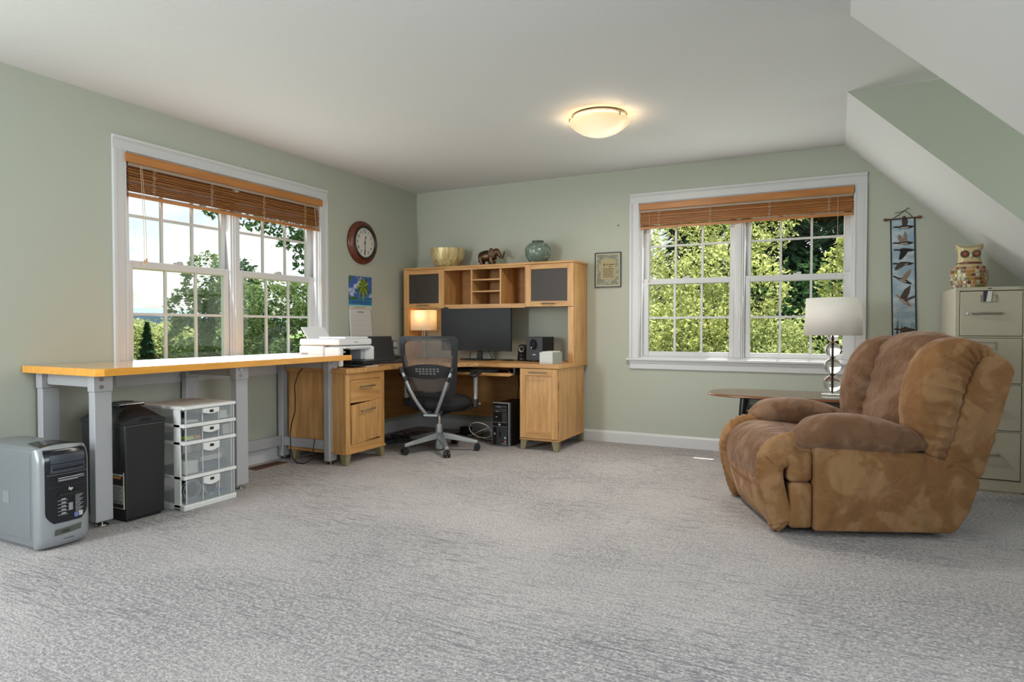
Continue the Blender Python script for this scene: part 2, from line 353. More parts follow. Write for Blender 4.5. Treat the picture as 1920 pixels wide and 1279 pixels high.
# ------------------------------------------------------------------ windows
def double_window(name, axis, c, label):
    """axis 'y': in the left wall (room towards +x); axis 'x': in the back wall (room towards -y). u along the wall, d depth into the room."""
    root = bpy.data.objects.new(name, None); COL.objects.link(root); struct(root, label)
    root.location = (0, c, 0) if axis == 'y' else (c, 0, 0)
    def B(m, u0, u1, d0, d1, z0, z1):
        if axis == 'y': m.box(d0, c+u0, z0, d1, c+u1, z1)
        else: m.box(c+u0, -d0, z0, c+u1, -d1, z1)
        return m
    OC = 0.9435
    zt = 2.263; zb = 0.785
    # casing: stepped, mitred look from three stacked layers
    def casing(nm, u0, u1, z0, z1, inner):
        m = B(MB(), u0, u1, 0, .012, z0, z1)
        if inner == 'r':
            B(m, u0, u0+.020, .012, .021, z0, z1); B(m, u0+.020, u0+.028, .012, .017, z0, z1); B(m, u1-.012, u1, .012, .015, z0, z1)
        elif inner == 'l':
            B(m, u1-.020, u1, .012, .021, z0, z1); B(m, u1-.028, u1-.020, .012, .017, z0, z1); B(m, u0, u0+.012, .012, .015, z0, z1)
        else:
            B(m, u0, u1, .012, .021, z1-.020, z1); B(m, u0, u1, .012, .017, z1-.028, z1-.020); B(m, u0+.07, u1-.07, .012, .015, z0, z0+.012)
        m.build(nm, M_TRIM, root, bevel=.002, seg=1)
    casing('casing', -OC, -OC+.086, zb, zt-.086, 'r'); casing('casing', OC-.086, OC, zb, zt-.086, 'l')
    casing('casing', -OC, OC, zt-.086, zt, 't')
    # jamb liner
    m = MB(); B(m, -WO, -WO+.012, -.14, .002, WZ0, WZ1); m.build('jamb', M_TRIM, root)
    m = MB(); B(m, WO-.012, WO, -.14, .002, WZ0, WZ1); m.build('jamb', M_TRIM, root)
    m = MB(); B(m, -WO+.012, WO-.012, -.14, .002, WZ1-.012, WZ1); m.build('jamb', M_TRIM, root)
    m = MB(); B(m, -.043, .043, -.14, -.03, .80, WZ1-.012); B(m, -.030, .030, -.03, -.018, .80, WZ1-.012); B(m, -.016, .016, -.018, -.010, .80, WZ1-.012)
    m.build('mullion', M_TRIM, root, bevel=.002, seg=1)
    m = MB(); B(m, -WO+.012, WO-.012, -.16, -.02, WZ0, .80); m.build('sill', M_TRIM, root)
    m = MB(); B(m, -OC-.025, OC+.025, -.02, .045, .762, .785); m.build('stool', M_TRIM, root, bevel=.006, seg=2)
    m = MB(); B(m, -OC+.005, OC-.005, 0, .014, .688, .762); B(m, -OC, OC, .014, .022, .738, .762); B(m, -OC+.005, OC-.005, .014, .018, .688, .698)
    m.build('apron', M_TRIM, root, bevel=.0015, seg=1)
    pane0 = {}; mun0 = {}
    for sgn in (-1, 1):
        ua, ub = sorted((sgn*.045, sgn*.850))
        # stop beads on the jambs and mullion
        for up in (0, 1):
            if up: gz0, gz1, d0, d1 = 1.495, 2.100, -.112, -.080
            else:  gz0, gz1, d0, d1 = 0.845, 1.446, -.078, -.046
            ga, gb = ua+.040, ub-.067 if sgn > 0 else ub-.040
            if sgn < 0: ga, gb = ua+.067, ub-.040
            z0 = gz0-.051 if up else gz0-.045; z1 = gz1+.06 if up else gz1+.049
            m = MB(); B(m, ua, ga, d0, d1, z0, z1); B(m, gb, ub, d0, d1, z0, z1); B(m, ga, gb, d0, d1, z0, gz0); B(m, ga, gb, d0, d1, gz1, z1)
            sash = m.build('sash', M_TRIM, root, bevel=.003, seg=1)
            dm = (d0+d1)/2
            mw = .009
            uu = [ga + (gb-ga)*k/3 for k in range(4)]; zz = [gz0, 1.792 if up else 1.147, gz1]
            for k in (1, 2):
                m = MB(); B(m, uu[k]-mw, uu[k]+mw, dm-.008, dm+.008, gz0, gz1); m.build('muntin', M_TRIM, sash)
            for k in range(3):
                m = MB(); B(m, uu[k]+(mw if k else 0), uu[k+1]-(mw if k < 2 else 0), dm-.007, dm+.007, zz[1]-mw, zz[1]+mw); m.build('muntin', M_TRIM, sash)
            for i in range(3):
                for j in range(2):
                    m = MB(); B(m, uu[i]+(mw if i else -.002), uu[i+1]-(mw if i < 2 else -.002), dm-.002, dm+.002, zz[j]+(mw if j else -.002), zz[j+1]-(0 if j else mw)); m.build('pane', M_GLASS, sash)
        if sgn:
            lk = MB(); um = (ua+ub)/2; B(lk, um-.03, um+.03, -.078, -.05, 1.495, 1.508); B(lk, um-.008, um+.03, -.07, -.055, 1.508, 1.517)
            lk.build('sash_lock', mat('lock_white', 'C9C9C9', .4), root, bevel=.002, seg=1)
    # side tracks beside the sashes
    for u0, u1 in ((-.85, -.832), (.832, .85)):
        m = MB(); B(m, u0, u1, -.046, -.02, .80, 2.166); m.build('stop_bead', M_TRIM, root)
    return root
W1 = double_window('window_1', 'y', C1Y, 'wide white double window behind the workbench')
W2 = double_window('window_2', 'x', C2X, 'wide white double window in the back wall beside the recliner')
# simple windows out of view; all but the first dormer's added for fill light
for nm, lab, (a0, a1, z0, z1), axis, t in (('added_rear_window', 'narrow white window added in the rear wall behind the viewer for fill light', (.09, .63, .78, 2.22), 'x', YR), ('added_left_window', 'white window added in the left wall beside the viewer for fill light', (-6.4, -4.45, .75, 2.25), 'y', 0), ('added_dormer_window', 'white window in the added second dormer for fill light', (-5.50, -4.10, .9, 2.3), 'y', XD), ('window_4', 'small white window in the dormer', (-2.30, -1.35, 1.0, 2.3), 'y', XD)):
    root = bpy.data.objects.new(nm, None); COL.objects.link(root); struct(root, lab)
    def B2(u0, u1, d0, d1, w0, w1, nm2, mt):
        m = MB(); m.box(u0, t+d0, w0, u1, t+d1, w1) if axis == 'x' else m.box(t+d0, u0, w0, t+d1, u1, w1)
        m.build(nm2, mt, root)
    s = 1 if t in (0, YR) else -1
    for (u0, u1, w0, w1) in ((a0-.08, a0, z0-.08, z1+.08), (a1, a1+.08, z0-.08, z1+.08), (a0, a1, z1, z1+.08), (a0, a1, z0-.08, z0)):
        B2(u0, u1, 0, s*.02, w0, w1, 'casing', M_TRIM)
    um = (a0+a1)/2
    for (u0, u1, w0, w1) in ((a0, a0+.05, z0, z1), (a1-.05, a1, z0, z1), (a0+.05, a1-.05, z1-.05, z1), (a0+.05, a1-.05, z0, z0+.05), (um-.03, um+.03, z0+.05, z1-.05)):
        B2(u0, u1, -s*.12, -s*.07, w0, w1, 'sash', M_TRIM)

# ------------------------------------------------------------------ wooden blinds
M_BL_V = wood('blind_valance_wood', 'BC7C3E', 'A5682F', 'x', 3, .4)
M_BL_Vy = wood('blind_valance_wood_y', 'BC7C3E', 'A5682F', 'y', 3, .4)
M_SLAT = wood('blind_slat_wood', 'B5783F', '965C2B', 'x', 4, .45, 20)
M_SLATy = wood('blind_slat_wood_y', 'B5783F', '965C2B', 'y', 4, .45, 20)
M_CORD = mat('cream_cord', 'C9B090', .8)
M_RAIL = mat('blind_headrail', 'A89684', .5)
def blind(axis, c, hw, z_top, z_rail, nsl, tilt, label, cordz, val_hw):
    root = thing('wooden_blind', label, 'blind', (0, c, z_rail) if axis == 'y' else (c, 0, z_rail))
    ms, mv = (M_SLATy, M_BL_Vy) if axis == 'y' else (M_SLAT, M_BL_V)
    def P(u, d, z): return (d, c+u, z) if axis == 'y' else (c+u, -d, z)
    def slab(u0, u1, dz, name, mt, bev=0):     # dz: polygon in (depth, z)
        m = MB()
        n = len(dz)
        vs = [P(u0, d, z) for d, z in dz] + [P(u1, d, z) for d, z in dz]
        m.add(vs, [tuple(range(n)), tuple(range(2*n-1, n-1, -1))] + [(i, n+i, n+(i+1) % n, (i+1) % n) for i in range(n)])
        return m.build(name, mt, root, bevel=bev, seg=2)
    slab(-val_hw, val_hw, [(.010, 2.112), (.026, 2.108), (.030, 2.112), (.030, 2.160), (.026, 2.166), (.010, 2.166)], 'valance', mv, .0015)
    slab(-hw, hw, [(-.035, 2.09), (.008, 2.09), (.008, 2.135), (-.035, 2.135)], 'headrail', M_RAIL)
    rng = random.Random(3 if axis == 'y' else 8)
    half = .025
    zz = z_top
    gap = (z_top - z_rail - .03)/nsl
    for k in range(nsl):
        zc = z_top - gap*(k+.5)
        t = R(tilt + rng.uniform(-5, 5)); ct, st_ = math.cos(t)*half, math.sin(t)*half
        th = .0016; dc = -.012 + rng.uniform(-.004, .004)
        j = rng.uniform(-.006, .006)
        slab(-hw+j, hw+j, [(dc-ct, zc+st_-th), (dc+ct, zc-st_-th), (dc+ct, zc-st_+th), (dc-ct, zc+st_+th)], 'slat', ms)
    t = R(tilt*.6); ct, st_ = math.cos(t)*half, math.sin(t)*half
    slab(-hw, hw, [(-.012-ct, z_rail+st_-.009), (-.012+ct, z_rail-st_-.009), (-.012+ct, z_rail-st_+.013), (-.012-ct, z_rail+st_+.013)], 'bottom_rail', mv, .002)
    for u in (-hw*.80, -hw*.28, hw*.28, hw*.80):
        pts = []; n = 44
        for i in range(n+1):
            z = 2.10 - (2.10 - z_rail)*i/n
            pts.append(P(u + .010*math.sin(i*1.9) + .008*math.sin(i*3.7), .017 + .004*math.sin(i*2.3), z))
        MB().tube(pts, .0013, 4).build('ladder_cord', M_CORD, root)
    for u, zend, sway in cordz:
        pts = [P(u + sway*math.sin(i/14*PI*.5), .022, 2.095 - (2.095-zend)*i/14) for i in range(15)]
        MB().tube(pts, .0016, 5).build('pull_cord', M_CORD, root)
        if zend > 1.2:
            q = P(u + sway, .022, zend)
            MB().lathe([(.002, .03), (.006, .026), (.005, .014), (.009, 0), (.002, -.002)], 10, (q[0], q[1], q[2]-.03)).build('tassel', mat('tassel_wood', 'C49A74', .5), root, smooth=True)
    return root
blind('y', C1Y, .842, 2.085, 1.908, 13, 34, 'raised wooden slat blind on the window behind the workbench', ((-.77, 1.50, .02), (-.76, 1.51, .025), (.775, .90, .10)), .868)
blind('x', C2X, .846, 2.095, 1.958, 17, 40, 'raised wooden slat blind on the window beside the recliner', ((-.76, 1.49, .0), (.74, 1.36, .0)), .852)
# ================================================================== outdoors
M_BARK = mat('bark', '5A4A3C', .9, var=('3D322A', 6, (1, 1, .3), .4, .6))
M_LAWN = mat('lawn', '6F8A3C', .95, var=('4F6B2C', .4, (1, 1, 1), .35, .65))
struct(MB().box(-400, -300, -3.4, 120, 620, -3.2).build('lawn_ground', M_LAWN), 'green ground outside the house')
def foliage(rng, blobs, n, size, droop=0.3, shell=.55, clump=.0):
    """n leaves (bent diamonds) over ellipsoids blobs=[(cx,cy,cz,rx,ry,rz)]"""
    B = np.array(blobs, float); vol = (B[:, 3]*B[:, 4]*B[:, 5])**(2/3); pick = rng.choice(len(B), n, p=vol/vol.sum())
    d = rng.normal(size=(n, 3)); d /= np.linalg.norm(d, axis=1)[:, None]
    if clump:
        nc = max(12, n//60); cd = rng.normal(size=(nc, 3)); cd /= np.linalg.norm(cd, axis=1)[:, None]
        ci = rng.integers(0, nc, n); d = cd[ci] + d*clump*rng.random((n, 1)); d /= np.linalg.norm(d, axis=1)[:, None]
        cr_ = rng.random(nc)*.35 + .72
        r = cr_[ci]*(1 + rng.normal(size=n)*.06)
    else:
        r = shell + (1-shell)*rng.random(n)**.6; r *= 1 + .10*rng.normal(size=n)
    b = B[pick]; c = b[:, :3] + d*b[:, 3:]*r[:, None]
    a = rng.normal(size=(n, 3)); a[:, 2] = a[:, 2]*.5 - droop; a /= np.linalg.norm(a, axis=1)[:, None]
    t = rng.normal(size=(n, 3)); t -= a*np.sum(a*t, 1)[:, None]; t /= np.linalg.norm(t, axis=1)[:, None]
    nn = np.cross(a, t)
    s = size*(.6 + .8*rng.random(n))[:, None]
    v = np.empty((n, 4, 3))
    v[:, 0] = c - a*s; v[:, 1] = c + t*s*.42 + nn*s*.12; v[:, 2] = c + a*s; v[:, 3] = c - t*s*.42 + nn*s*.12
    return v.reshape(-1, 3)
def leaf_object(name, v, mt, parent):
    n = len(v)//4; me = bpy.data.meshes.new(name)
    L = np.array(parent.location); v = (v - L).astype(np.float32)
    me.vertices.add(len(v)); me.vertices.foreach_set('co', v.ravel())
    i = np.arange(n)*4
    f = np.stack([i, i+1, i+2, i+3], 1).astype(np.int32)
    me.loops.add(4*n); me.loops.foreach_set('vertex_index', f.ravel())
    me.polygons.add(n); me.polygons.foreach_set('loop_start', np.arange(n, dtype=np.int32)*4)
    me.polygons.foreach_set('loop_total', np.full(n, 4, np.int32))
    me.update(calc_edges=True); me.materials.append(mt)
    o = bpy.data.objects.new(name, me); COL.objects.link(o); o.parent = parent; stuff(o); return o
def trunk(parent, x, y, z0, z1, r, rng, limbs=(), lean=(0, 0)):
    m = MB(); pts = [(x + lean[0]*t + .08*math.sin(5*t), y + lean[1]*t + .06*math.cos(4*t), z0 + (z1-z0)*t) for t in [i/6 for i in range(7)]]
    m.tube(pts, [r*(1-.75*i/6) for i in range(7)], 8)
    o = m.build('trunk', M_BARK, parent, smooth=True)
    for (bx, by, bz, tz) in limbs:
        k = min(6, max(0, int(6*tz))); p = pts[k]
        q = [p, ((p[0]+bx)/2, (p[1]+by)/2, (p[2]+bz)/2 + .25), (bx, by, bz)]
        MB().tube(q, [r*.4, r*.25, r*.08], 6).build('branch', M_BARK, parent, smooth=True)
L_LIGHT = leaf_mat('leaf_light', ['8A9A5C', 'A8B274', 'C2C694', '94A266'], .5)
L_YEL = leaf_mat('leaf_yellow_green', ['9AA65A', 'BAC078', 'D6D69E', 'A4B06A'], .55)
L_MID = leaf_mat('leaf_mid', ['566B42', '6C8052', '7E9064', '5C7048'], .45)
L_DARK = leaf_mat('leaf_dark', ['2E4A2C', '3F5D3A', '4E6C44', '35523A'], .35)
L_CON = leaf_mat('leaf_conifer', ['29422C', '375236', '2F4A33'], .25)
GZ = -3.2
def tree(name, label, x, y, blobs, n, size, lm, seed, tz, tr=.18, droop=.3, clump=0, limbs=(), lean=(0, 0), cat='tree', group=None, shell=.55):
    rng = np.random.default_rng(seed)
    t = thing(name, label, cat, (x, y, GZ), 0, group)
    leaf_object('crown', foliage(rng, blobs, n, size, droop, shell, clump), lm, t)
    trunk(t, x, y, GZ, tz, tr, rng, limbs, lean)
    return t
G1 = 'trees outside the workbench window'; G2 = 'trees and shrubs outside the back window'
# ---- through the workbench window
tree('broadleaf_tree', 'rounded pale green tree at the lower left of the workbench window', -33.6, 18.5, [(-33.6, 18.5, -.5, 1.8, 1.8, 2.0), (-33.2, 17.2, -1.0, 1.5, 1.5, 1.9), (-33.2, 19.7, -1.0, 1.5, 1.5, 1.7)], 14000, .15, L_LIGHT, 1, 0, .2, group=G1)
tree('broadleaf_tree', 'bushy light green tree below the blue hill, right of the conifer', -36.6, 23.0, [(-36.6, 23.0, -.7, 2.2, 2.2, 2.1), (-35.5, 21.4, -1.2, 1.6, 1.6, 1.8), (-37, 25, -1.0, 2.0, 2, 2.0)], 14000, .15, L_LIGHT, 2, 0, .2, group=G1)
tree('broadleaf_tree', 'sunlit mid green tree in front of the tall round tree', -31.0, 20.6, [(-31, 20.6, -1.6, 1.9, 1.9, 2.1), (-30, 19.2, -2.2, 1.4, 1.4, 1.4)], 6000, .16, L_MID, 12, -1, .2, group=G1)
def conifer(name, label, x, y, top, rad, seed, group):
    rng = np.random.default_rng(seed); t = thing(name, label, 'tree', (x, y, GZ), 0, group)
    h = top - GZ; n = 9000; u = rng.random(n)**.7; r = rad*u*(.45+.75*rng.random(n))*(1+.25*np.sin(u*60)); th = rng.random(n)*2*PI
    c = np.stack([x + r*np.cos(th), y + r*np.sin(th), top - u*h*.95 - r*.22], 1)
    a = np.stack([np.cos(th), np.sin(th), -.45 + .2*rng.normal(size=n)], 1); a /= np.linalg.norm(a, axis=1)[:, None]
    s = .19*(.6+.8*rng.random(n))[:, None]; tt = np.cross(a, [0, 0, 1]); tt /= np.linalg.norm(tt, axis=1)[:, None]
    v = np.empty((n, 4, 3)); v[:, 0] = c-a*s; v[:, 1] = c+tt*s*.35; v[:, 2] = c+a*s; v[:, 3] = c-tt*s*.35
    leaf_object('crown', v.reshape(-1, 3), L_CON, t); trunk(t, x, y, GZ, top-.5, .14, rng)
conifer('conifer_tree', 'slim dark conifer among pale trees at lower left of workbench window', -29.2, 16.4, 1.30, .75, 3, G1)
tree('broadleaf_tree', 'tall leafy tree rising above the hill beside the window mullion', -21.2, 14.3, [(-21.2, 13.9, 3.0, .95, .95, 1.35), (-21.4, 13.3, 1.9, 1.0, 1.0, .9), (-20.6, 14.8, 1.7, 1.3, 1.3, 1.5), (-21.5, 13.5, .4, 1.2, 1.2, 1.1), (-20.8, 14.9, -.2, 1.5, 1.5, 1.6), (-21, 14, -1.6, 1.7, 1.7, 1.2)], 9500, .115, L_MID, 5, 3.2, .16, clump=.38, group=G1)
tree('broadleaf_tree', 'dark rounded tree behind the left panes of the right sash', -23.6, 17.7, [(-23.5, 17.4, 3.4, 1.1, 1.1, 1.2), (-23.9, 18.3, 2.0, 1.4, 1.4, 1.3), (-23.0, 17.0, .6, 1.6, 1.6, 1.4), (-23.6, 17.7, -1.2, 1.9, 1.9, 1.4)], 8000, .125, L_DARK, 6, 3, .18, clump=.4, group=G1)
tree('broadleaf_tree', 'broad pale olive tree in the lower right sash of the workbench window', -15.2, 12.1, [(-15.2, 12.1, 1.7, 1.3, 1.2, 1.1), (-14.6, 12.9, .8, 1.4, 1.4, 1.1), (-15.6, 11.4, .5, 1.1, 1.1, 1.1), (-15, 12.2, -.9, 1.9, 1.8, 1.3)], 9000, .10, L_MID, 7, 1.2, .14, clump=.4, group=G1)
tree('broadleaf_tree', 'olive green tree at the right edge of the workbench window', -12.6, 11.9, [(-12.7, 11.8, 2.0, 1.1, 1.2, .9), (-12.3, 12.4, .9, 1.3, 1.3, 1.2), (-12.8, 11.3, -.4, 1.4, 1.4, 1.2)], 7500, .095, L_MID, 8, 1.2, .14, clump=.4, group=G1)
tree('overhanging_tree', 'near dark tree hanging its branches over the top of the right sash', -4.2, 5.9, [(-5.7, 2.9, 3.25, .55, .55, .42), (-5.35, 3.5, 3.05, .6, .6, .55), (-5.1, 3.75, 2.45, .36, .36, .5), (-4.9, 4.1, 3.1, .8, .8, .8), (-6.15, 2.35, 3.28, .22, .2, .26), (-4.9, 4.2, 1.9, .45, .45, .5), (-4.4, 5.2, 3.4, 1.3, 1.3, 1.2)], 6500, .055, L_DARK, 9, 4.2, .2, clump=.5, droop=.7,
     limbs=((-6.1, 2.4, 3.3, .9), (-5.3, 3.5, 2.8, .8), (-4.9, 4.2, 2.0, .7)), group=G1)
# distant hill; distance haze is put into its blue base colour
rng = np.random.default_rng(5)
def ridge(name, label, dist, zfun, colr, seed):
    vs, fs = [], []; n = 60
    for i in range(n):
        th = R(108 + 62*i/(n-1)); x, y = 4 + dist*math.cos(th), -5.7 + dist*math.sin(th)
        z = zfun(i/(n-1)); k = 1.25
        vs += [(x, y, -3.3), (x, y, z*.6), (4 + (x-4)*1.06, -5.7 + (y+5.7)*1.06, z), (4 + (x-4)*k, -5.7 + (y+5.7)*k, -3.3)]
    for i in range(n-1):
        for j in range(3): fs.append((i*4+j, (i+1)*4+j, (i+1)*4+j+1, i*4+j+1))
    m = MB(); m.add(vs, fs); return struct(m.build(name, mat(name+'_haze_blue', colr, 1.0, spec=0, var=('6E8798', .02, (1, 1, 1), .3, .7)), smooth=True), label)
ridge('distant_hill', 'wooded hill on the horizon with haze blue in its colour', 900, lambda t: 17 + 12*math.exp(-((t-.60)/.10)**2) + 5*math.sin(9*t) + 1.2*math.sin(41*t), '8097A6', 5)
# ---- through the back window
for k, (x, y, zc, rr, n, lab) in enumerate([
    (0.6, 5.3, .6, 1.15, 6500, 'arching yellow green shrub filling the lower left panes of the back window'),
    (1.75, 5.0, .5, 1.05, 6500, 'sunlit feathery shrub behind the lower centre of the left back sash'),
    (2.35, 5.6, 1.7, .95, 5200, 'yellow green leafy shrub beside the mullion of the back window'),
    (3.05, 4.7, .35, .85, 6000, 'low pale grassy shrub in the lower panes of the right back sash'),
    (3.95, 4.9, .55, .95, 6000, 'pale feathery shrub behind the lamp in the right back sash')]):
    rng = np.random.default_rng(30+k); t = thing('shrub', lab, 'shrub', (x, y, GZ), 0, G2)
    leaf_object('foliage', foliage(rng, [(x, y, zc, rr, rr, rr*.9), (x-.5, y+.2, zc-.8, rr, rr, rr*.8), (x+.4, y-.1, zc-1.2, rr, rr, rr)], n*2, .040, .55, .5, .42), L_YEL if k < 3 else L_LIGHT, t)
    for q in range(9):
        a = 2*PI*q/9; MB().tube([(x, y, GZ), (x+.25*math.cos(a), y+.25*math.sin(a), zc-1.2), (x+.8*rr*math.cos(a), y+.8*rr*math.sin(a), zc+.3*rr)], [.03, .018, .005], 5).build('stem', M_BARK, t)
tree('broadleaf_tree', 'pale leafy tree behind the upper left panes of the back window', 1.2, 7.4, [(1.2, 7.4, 2.6, 1.5, 1.3, 1.3), (0.2, 7.0, 1.6, 1.2, 1.1, 1.2), (2.4, 7.6, 3.4, 1.1, 1.0, 1.0), (-.6, 7.8, 3.0, 1.2, 1.1, 1.2)], 20000, .045, L_YEL, 41, 3, .13, clump=.42, droop=.5, group=G2)
tree('broadleaf_tree', 'slender yellow leafed sapling in the right back panes above the lamp', 4.02, 5.6, [(4.02, 5.6, 1.75, .30, .3, .55), (4.12, 5.6, 2.3, .13, .13, .30), (4.25, 5.5, 1.25, .45, .4, .35)], 1500, .05, L_YEL, 42, 2.3, .03, droop=.1, group=G2)
for k, (x, y, top, rad, lab) in enumerate([(2.9, 10.5, 5.5, 2.2, 'tall dark conifer standing behind the mullion of the back window'), (4.6, 11.2, 6.5, 2.4, 'tall dark conifer behind the upper right panes of the back window'), (0.6, 11.5, 6.0, 2.3, 'tall dark conifer behind the left back sash'), (-1.6, 11.0, 5.5, 2.3, 'dark conifer far left in the back window'), (3.8, 14.5, 8.5, 2.8, 'tallest dark conifer deep behind the right back sash'), (1.6, 14.8, 8.0, 2.8, 'tall dark conifer deep behind the left back sash'), (5.6, 13.5, 8.0, 2.7, 'tall dark conifer at the right edge behind the back window')]):
    conifer('conifer_tree', lab, x, y, top, rad, 50+k, G2)
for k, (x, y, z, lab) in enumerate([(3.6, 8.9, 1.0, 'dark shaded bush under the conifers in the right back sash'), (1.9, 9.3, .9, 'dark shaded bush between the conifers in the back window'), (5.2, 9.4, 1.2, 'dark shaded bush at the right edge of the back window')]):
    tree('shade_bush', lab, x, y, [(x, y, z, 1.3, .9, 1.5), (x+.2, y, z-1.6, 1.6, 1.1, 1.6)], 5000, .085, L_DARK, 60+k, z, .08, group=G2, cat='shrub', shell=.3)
# ================================================================== workbench and the things under it
M_BENCH = mat('bench_maple', 'F2AC44', .3, var=('E09A36', 5, (12, 1, 12), .3, .7), **{'Coat Weight': 1.0, 'Coat Roughness': .04})
M_STEEL = mat('bench_grey_steel', 'ACADB0', .45, .1)
M_CHROME = mat('chrome', 'C8C8C8', .2, 1.0)
M_BLACK = mat('black_plastic', '1B1B1D', .45, bump=(300, .05, (1, 1, 1)))
M_BLACKG = mat('black_gloss', '0E0E12', .18)
M_WHITEP = mat('white_plastic', 'E4E4E2', .4)
M_INKW = mat('white_print', 'D8DADD', .5)
t = thing('workbench', 'long maple topped workbench on grey steel legs under the left window', 'workbench', (.36, -2.82, 0))
bx0, bx1, by0, by1 = .012, .712, -3.772, -1.872
nst = 7
for k in range(nst):
    a = bx0 + (bx1-bx0)*k/nst; b = bx0 + (bx1-bx0)*(k+1)/nst
    m = MB()
    if k == nst-1: m.prism([(a+.0004, by0), (b-.03, by0), (b, by0+.03), (b, by1), (a+.0004, by1)], 'z', .810, .849)
    else: m.box(a+.0004, by0, .810, b-.0004, by1, .849)
    m.build('stave', M_BENCH, t, bevel=.0012, seg=1)
for (y0, y1) in ((-3.712, -3.612), (-2.82, -2.72), (-1.972, -1.877)):
    for (x0, x1) in ((.515, .567), (.030, .082)):
        m = MB().box(x0, y0+.004, .03, x1, y1-.004, .72); m.build('leg', M_STEEL, t, bevel=.004, seg=2)
        m = MB().box(x0-.003, y0, .72, x1+.003, y1, .809); sl_ = m.build('leg_sleeve', M_STEEL, t, bevel=.003, seg=2)
        for z in (.745, .785):
            MB().cyl((x1+.003, (y0+y1)/2-.012, z), (x1+.009, (y0+y1)/2-.012, z), .010, n=12).build('bolt', M_CHROME, sl_, smooth=True)
        MB().lathe([(.006, .03), (.006, .014), (.026, .012), (.032, .006), (.032, 0)], 20, ((x0+x1)/2, (y0+y1)/2, .0005)).build('leveling_foot', M_CHROME, t, smooth=True)
    MB().box(.085, (y0+y1)/2-.02, .74, .512, (y0+y1)/2+.02, .809).build('top_rail', M_STEEL, t, bevel=.003)
MB().box(.082, -1.955, .115, .515, -1.895, .185).build('lower_rail', M_STEEL, t, bevel=.003)
MB().box(.038, -2.72, .115, .072, -1.972, .195).build('lower_rail', M_STEEL, t, bevel=.003)

# ------------------------------------------------------------------ silver computer tower
M_SILV = mat('silver_case_paint', '8D9296', .38, .45)
M_SILVF = mat('silver_bezel', 'A3A8AC', .32, .5)
M_NAVY = mat('tower_front_black', '14151C', .25)
M_BAY = mat('drive_bay_grey', '3A404B', .4)
t = thing('computer_tower', 'silver desktop computer tower with black front at the near end of the workbench', 'computer', (.47, -3.935, 0))
y0, y1 = -4.048, -3.822; yc = (y0+y1)/2
def arch(y): return .480 + .014*(1-((y-yc)/(.5*(y1-y0)))**2)
poly = [(y0, .02), (y0+.012, .004), (y1-.012, .004), (y1, .02)] + [(y1-(y1-y0)*k/10, arch(y1-(y1-y0)*k/10)-.012*(1 if k in (0, 10) else 0)) for k in range(11)]
MB().prism(poly, 'x', .225, .655).build('case', M_SILV, t, bevel=.003, seg=2)
# side panel seam and embossed plate on the side facing the room
MB().box(.26, y0-.0025, .05, .635, y0+.001, .455).build('side_panel', M_SILV, t, bevel=.002)
MB().box(.40, y0-.0045, .205, .455, y0-.0024, .265).build('side_badge', M_SILVF, t, bevel=.0015)
# bulging front bezel
def bez(u, v):
    y = y0 + (y1-y0)*u; z = .012 + (arch(y)-.012)*v
    x = .700 + .026*(1-(2*u-1)**2)**.6 - .03*max(0, (v-.86)/.14)**2 - .02*max(0, (.08-v)/.08)**2
    return (x, y, z)
m = MB().grid(bez, 25, 25)
n0 = len(m.v); ring = [i*25 for i in range(25)] + [24*25+j for j in range(1, 25)] + [i*25+24 for i in range(23, -1, -1)] + [j for j in range(23, 0, -1)]
m.add([(.655, m.v[i][1], m.v[i][2]) for i in ring], []); L = len(ring)
m.f += [(ring[k], ring[(k+1) % L], n0+(k+1) % L, n0+k) for k in range(L)]
m.build('front_bezel', M_SILVF, t, smooth=True, ang=50)
def front_patch(name, mt, pts_fn, off, nu=13, nv=17, parent=t):
    def f(u, v):
        y, z = pts_fn(u, v); uu = (y-y0)/(y1-y0); vv = (z-.012)/(arch(y)-.012)
        x, _, _ = bez(min(max(uu, 0), 1), min(max(vv, 0), 1)); return (x+off, y, z)
    return MB().grid(f, nu, nv).build(name, mt, parent, smooth=True)
def inset(u, v):
    z = .125 + .345*v; wid = 1.0
    lo = .125; k = max(0, 1-v/.16); hw = (.096 - .034*k**2)
    return (yc + .004 + (2*u-1)*hw, z)
blackp = front_patch('front_panel', M_NAVY, inset, .0035, 15, 31)
# glossy dark cap that sweeps over the top
MB().grid(lambda u, v: (.712 - .20*v, yc + (2*u-1)*(.092-.03*v), arch(yc + (2*u-1)*(.092-.03*v)) + .003 - .022*max(0, 1-v*3)**2), 11, 9).build('top_cap', M_BLACKG, t, smooth=True)
def rect(ya, yb, za, zb): return lambda u, v: (ya + (yb-ya)*u, za + (zb-za)*v)
front_patch('drive_bay', M_BAY, rect(yc-.072, yc+.085, .412, .452), .0065, 9, 4)
front_patch('drive_bay', M_BAY, rect(yc-.072, yc+.085, .366, .408), .0065, 9, 4)
front_patch('drive_slot', M_NAVY, rect(yc-.062, yc+.078, .398, .400), .0075, 9, 2)
front_patch('drive_slot', M_NAVY, rect(yc-.062, yc+.078, .379, .391), .0072, 9, 2)
front_patch('seam_line', M_SILV, rect(yc-.086, yc+.096, .3575, .3592), .0055, 13, 2)
front_patch('seam_line', M_BAY, rect(yc-.086, yc+.096, .2995, .3008), .0050, 13, 2)
front_patch('card_slot', M_BLACK, rect(yc-.04, yc+.07, .252, .266), .0075, 9, 3)
front_patch('power_button', M_SILVF, lambda u, v: (yc+.012 + .010*(2*u-1), .178+.036*v), .009, 5, 7)
for (ya, yb, z, h) in ((-.04, .08, .338, .0028), (-.04, .085, .330, .0018), (-.04, .05, .325, .0018)):
    front_patch('printed_line', M_INKW, rect(yc+ya, yc+yb, z, z+h), .0056, 9, 2)
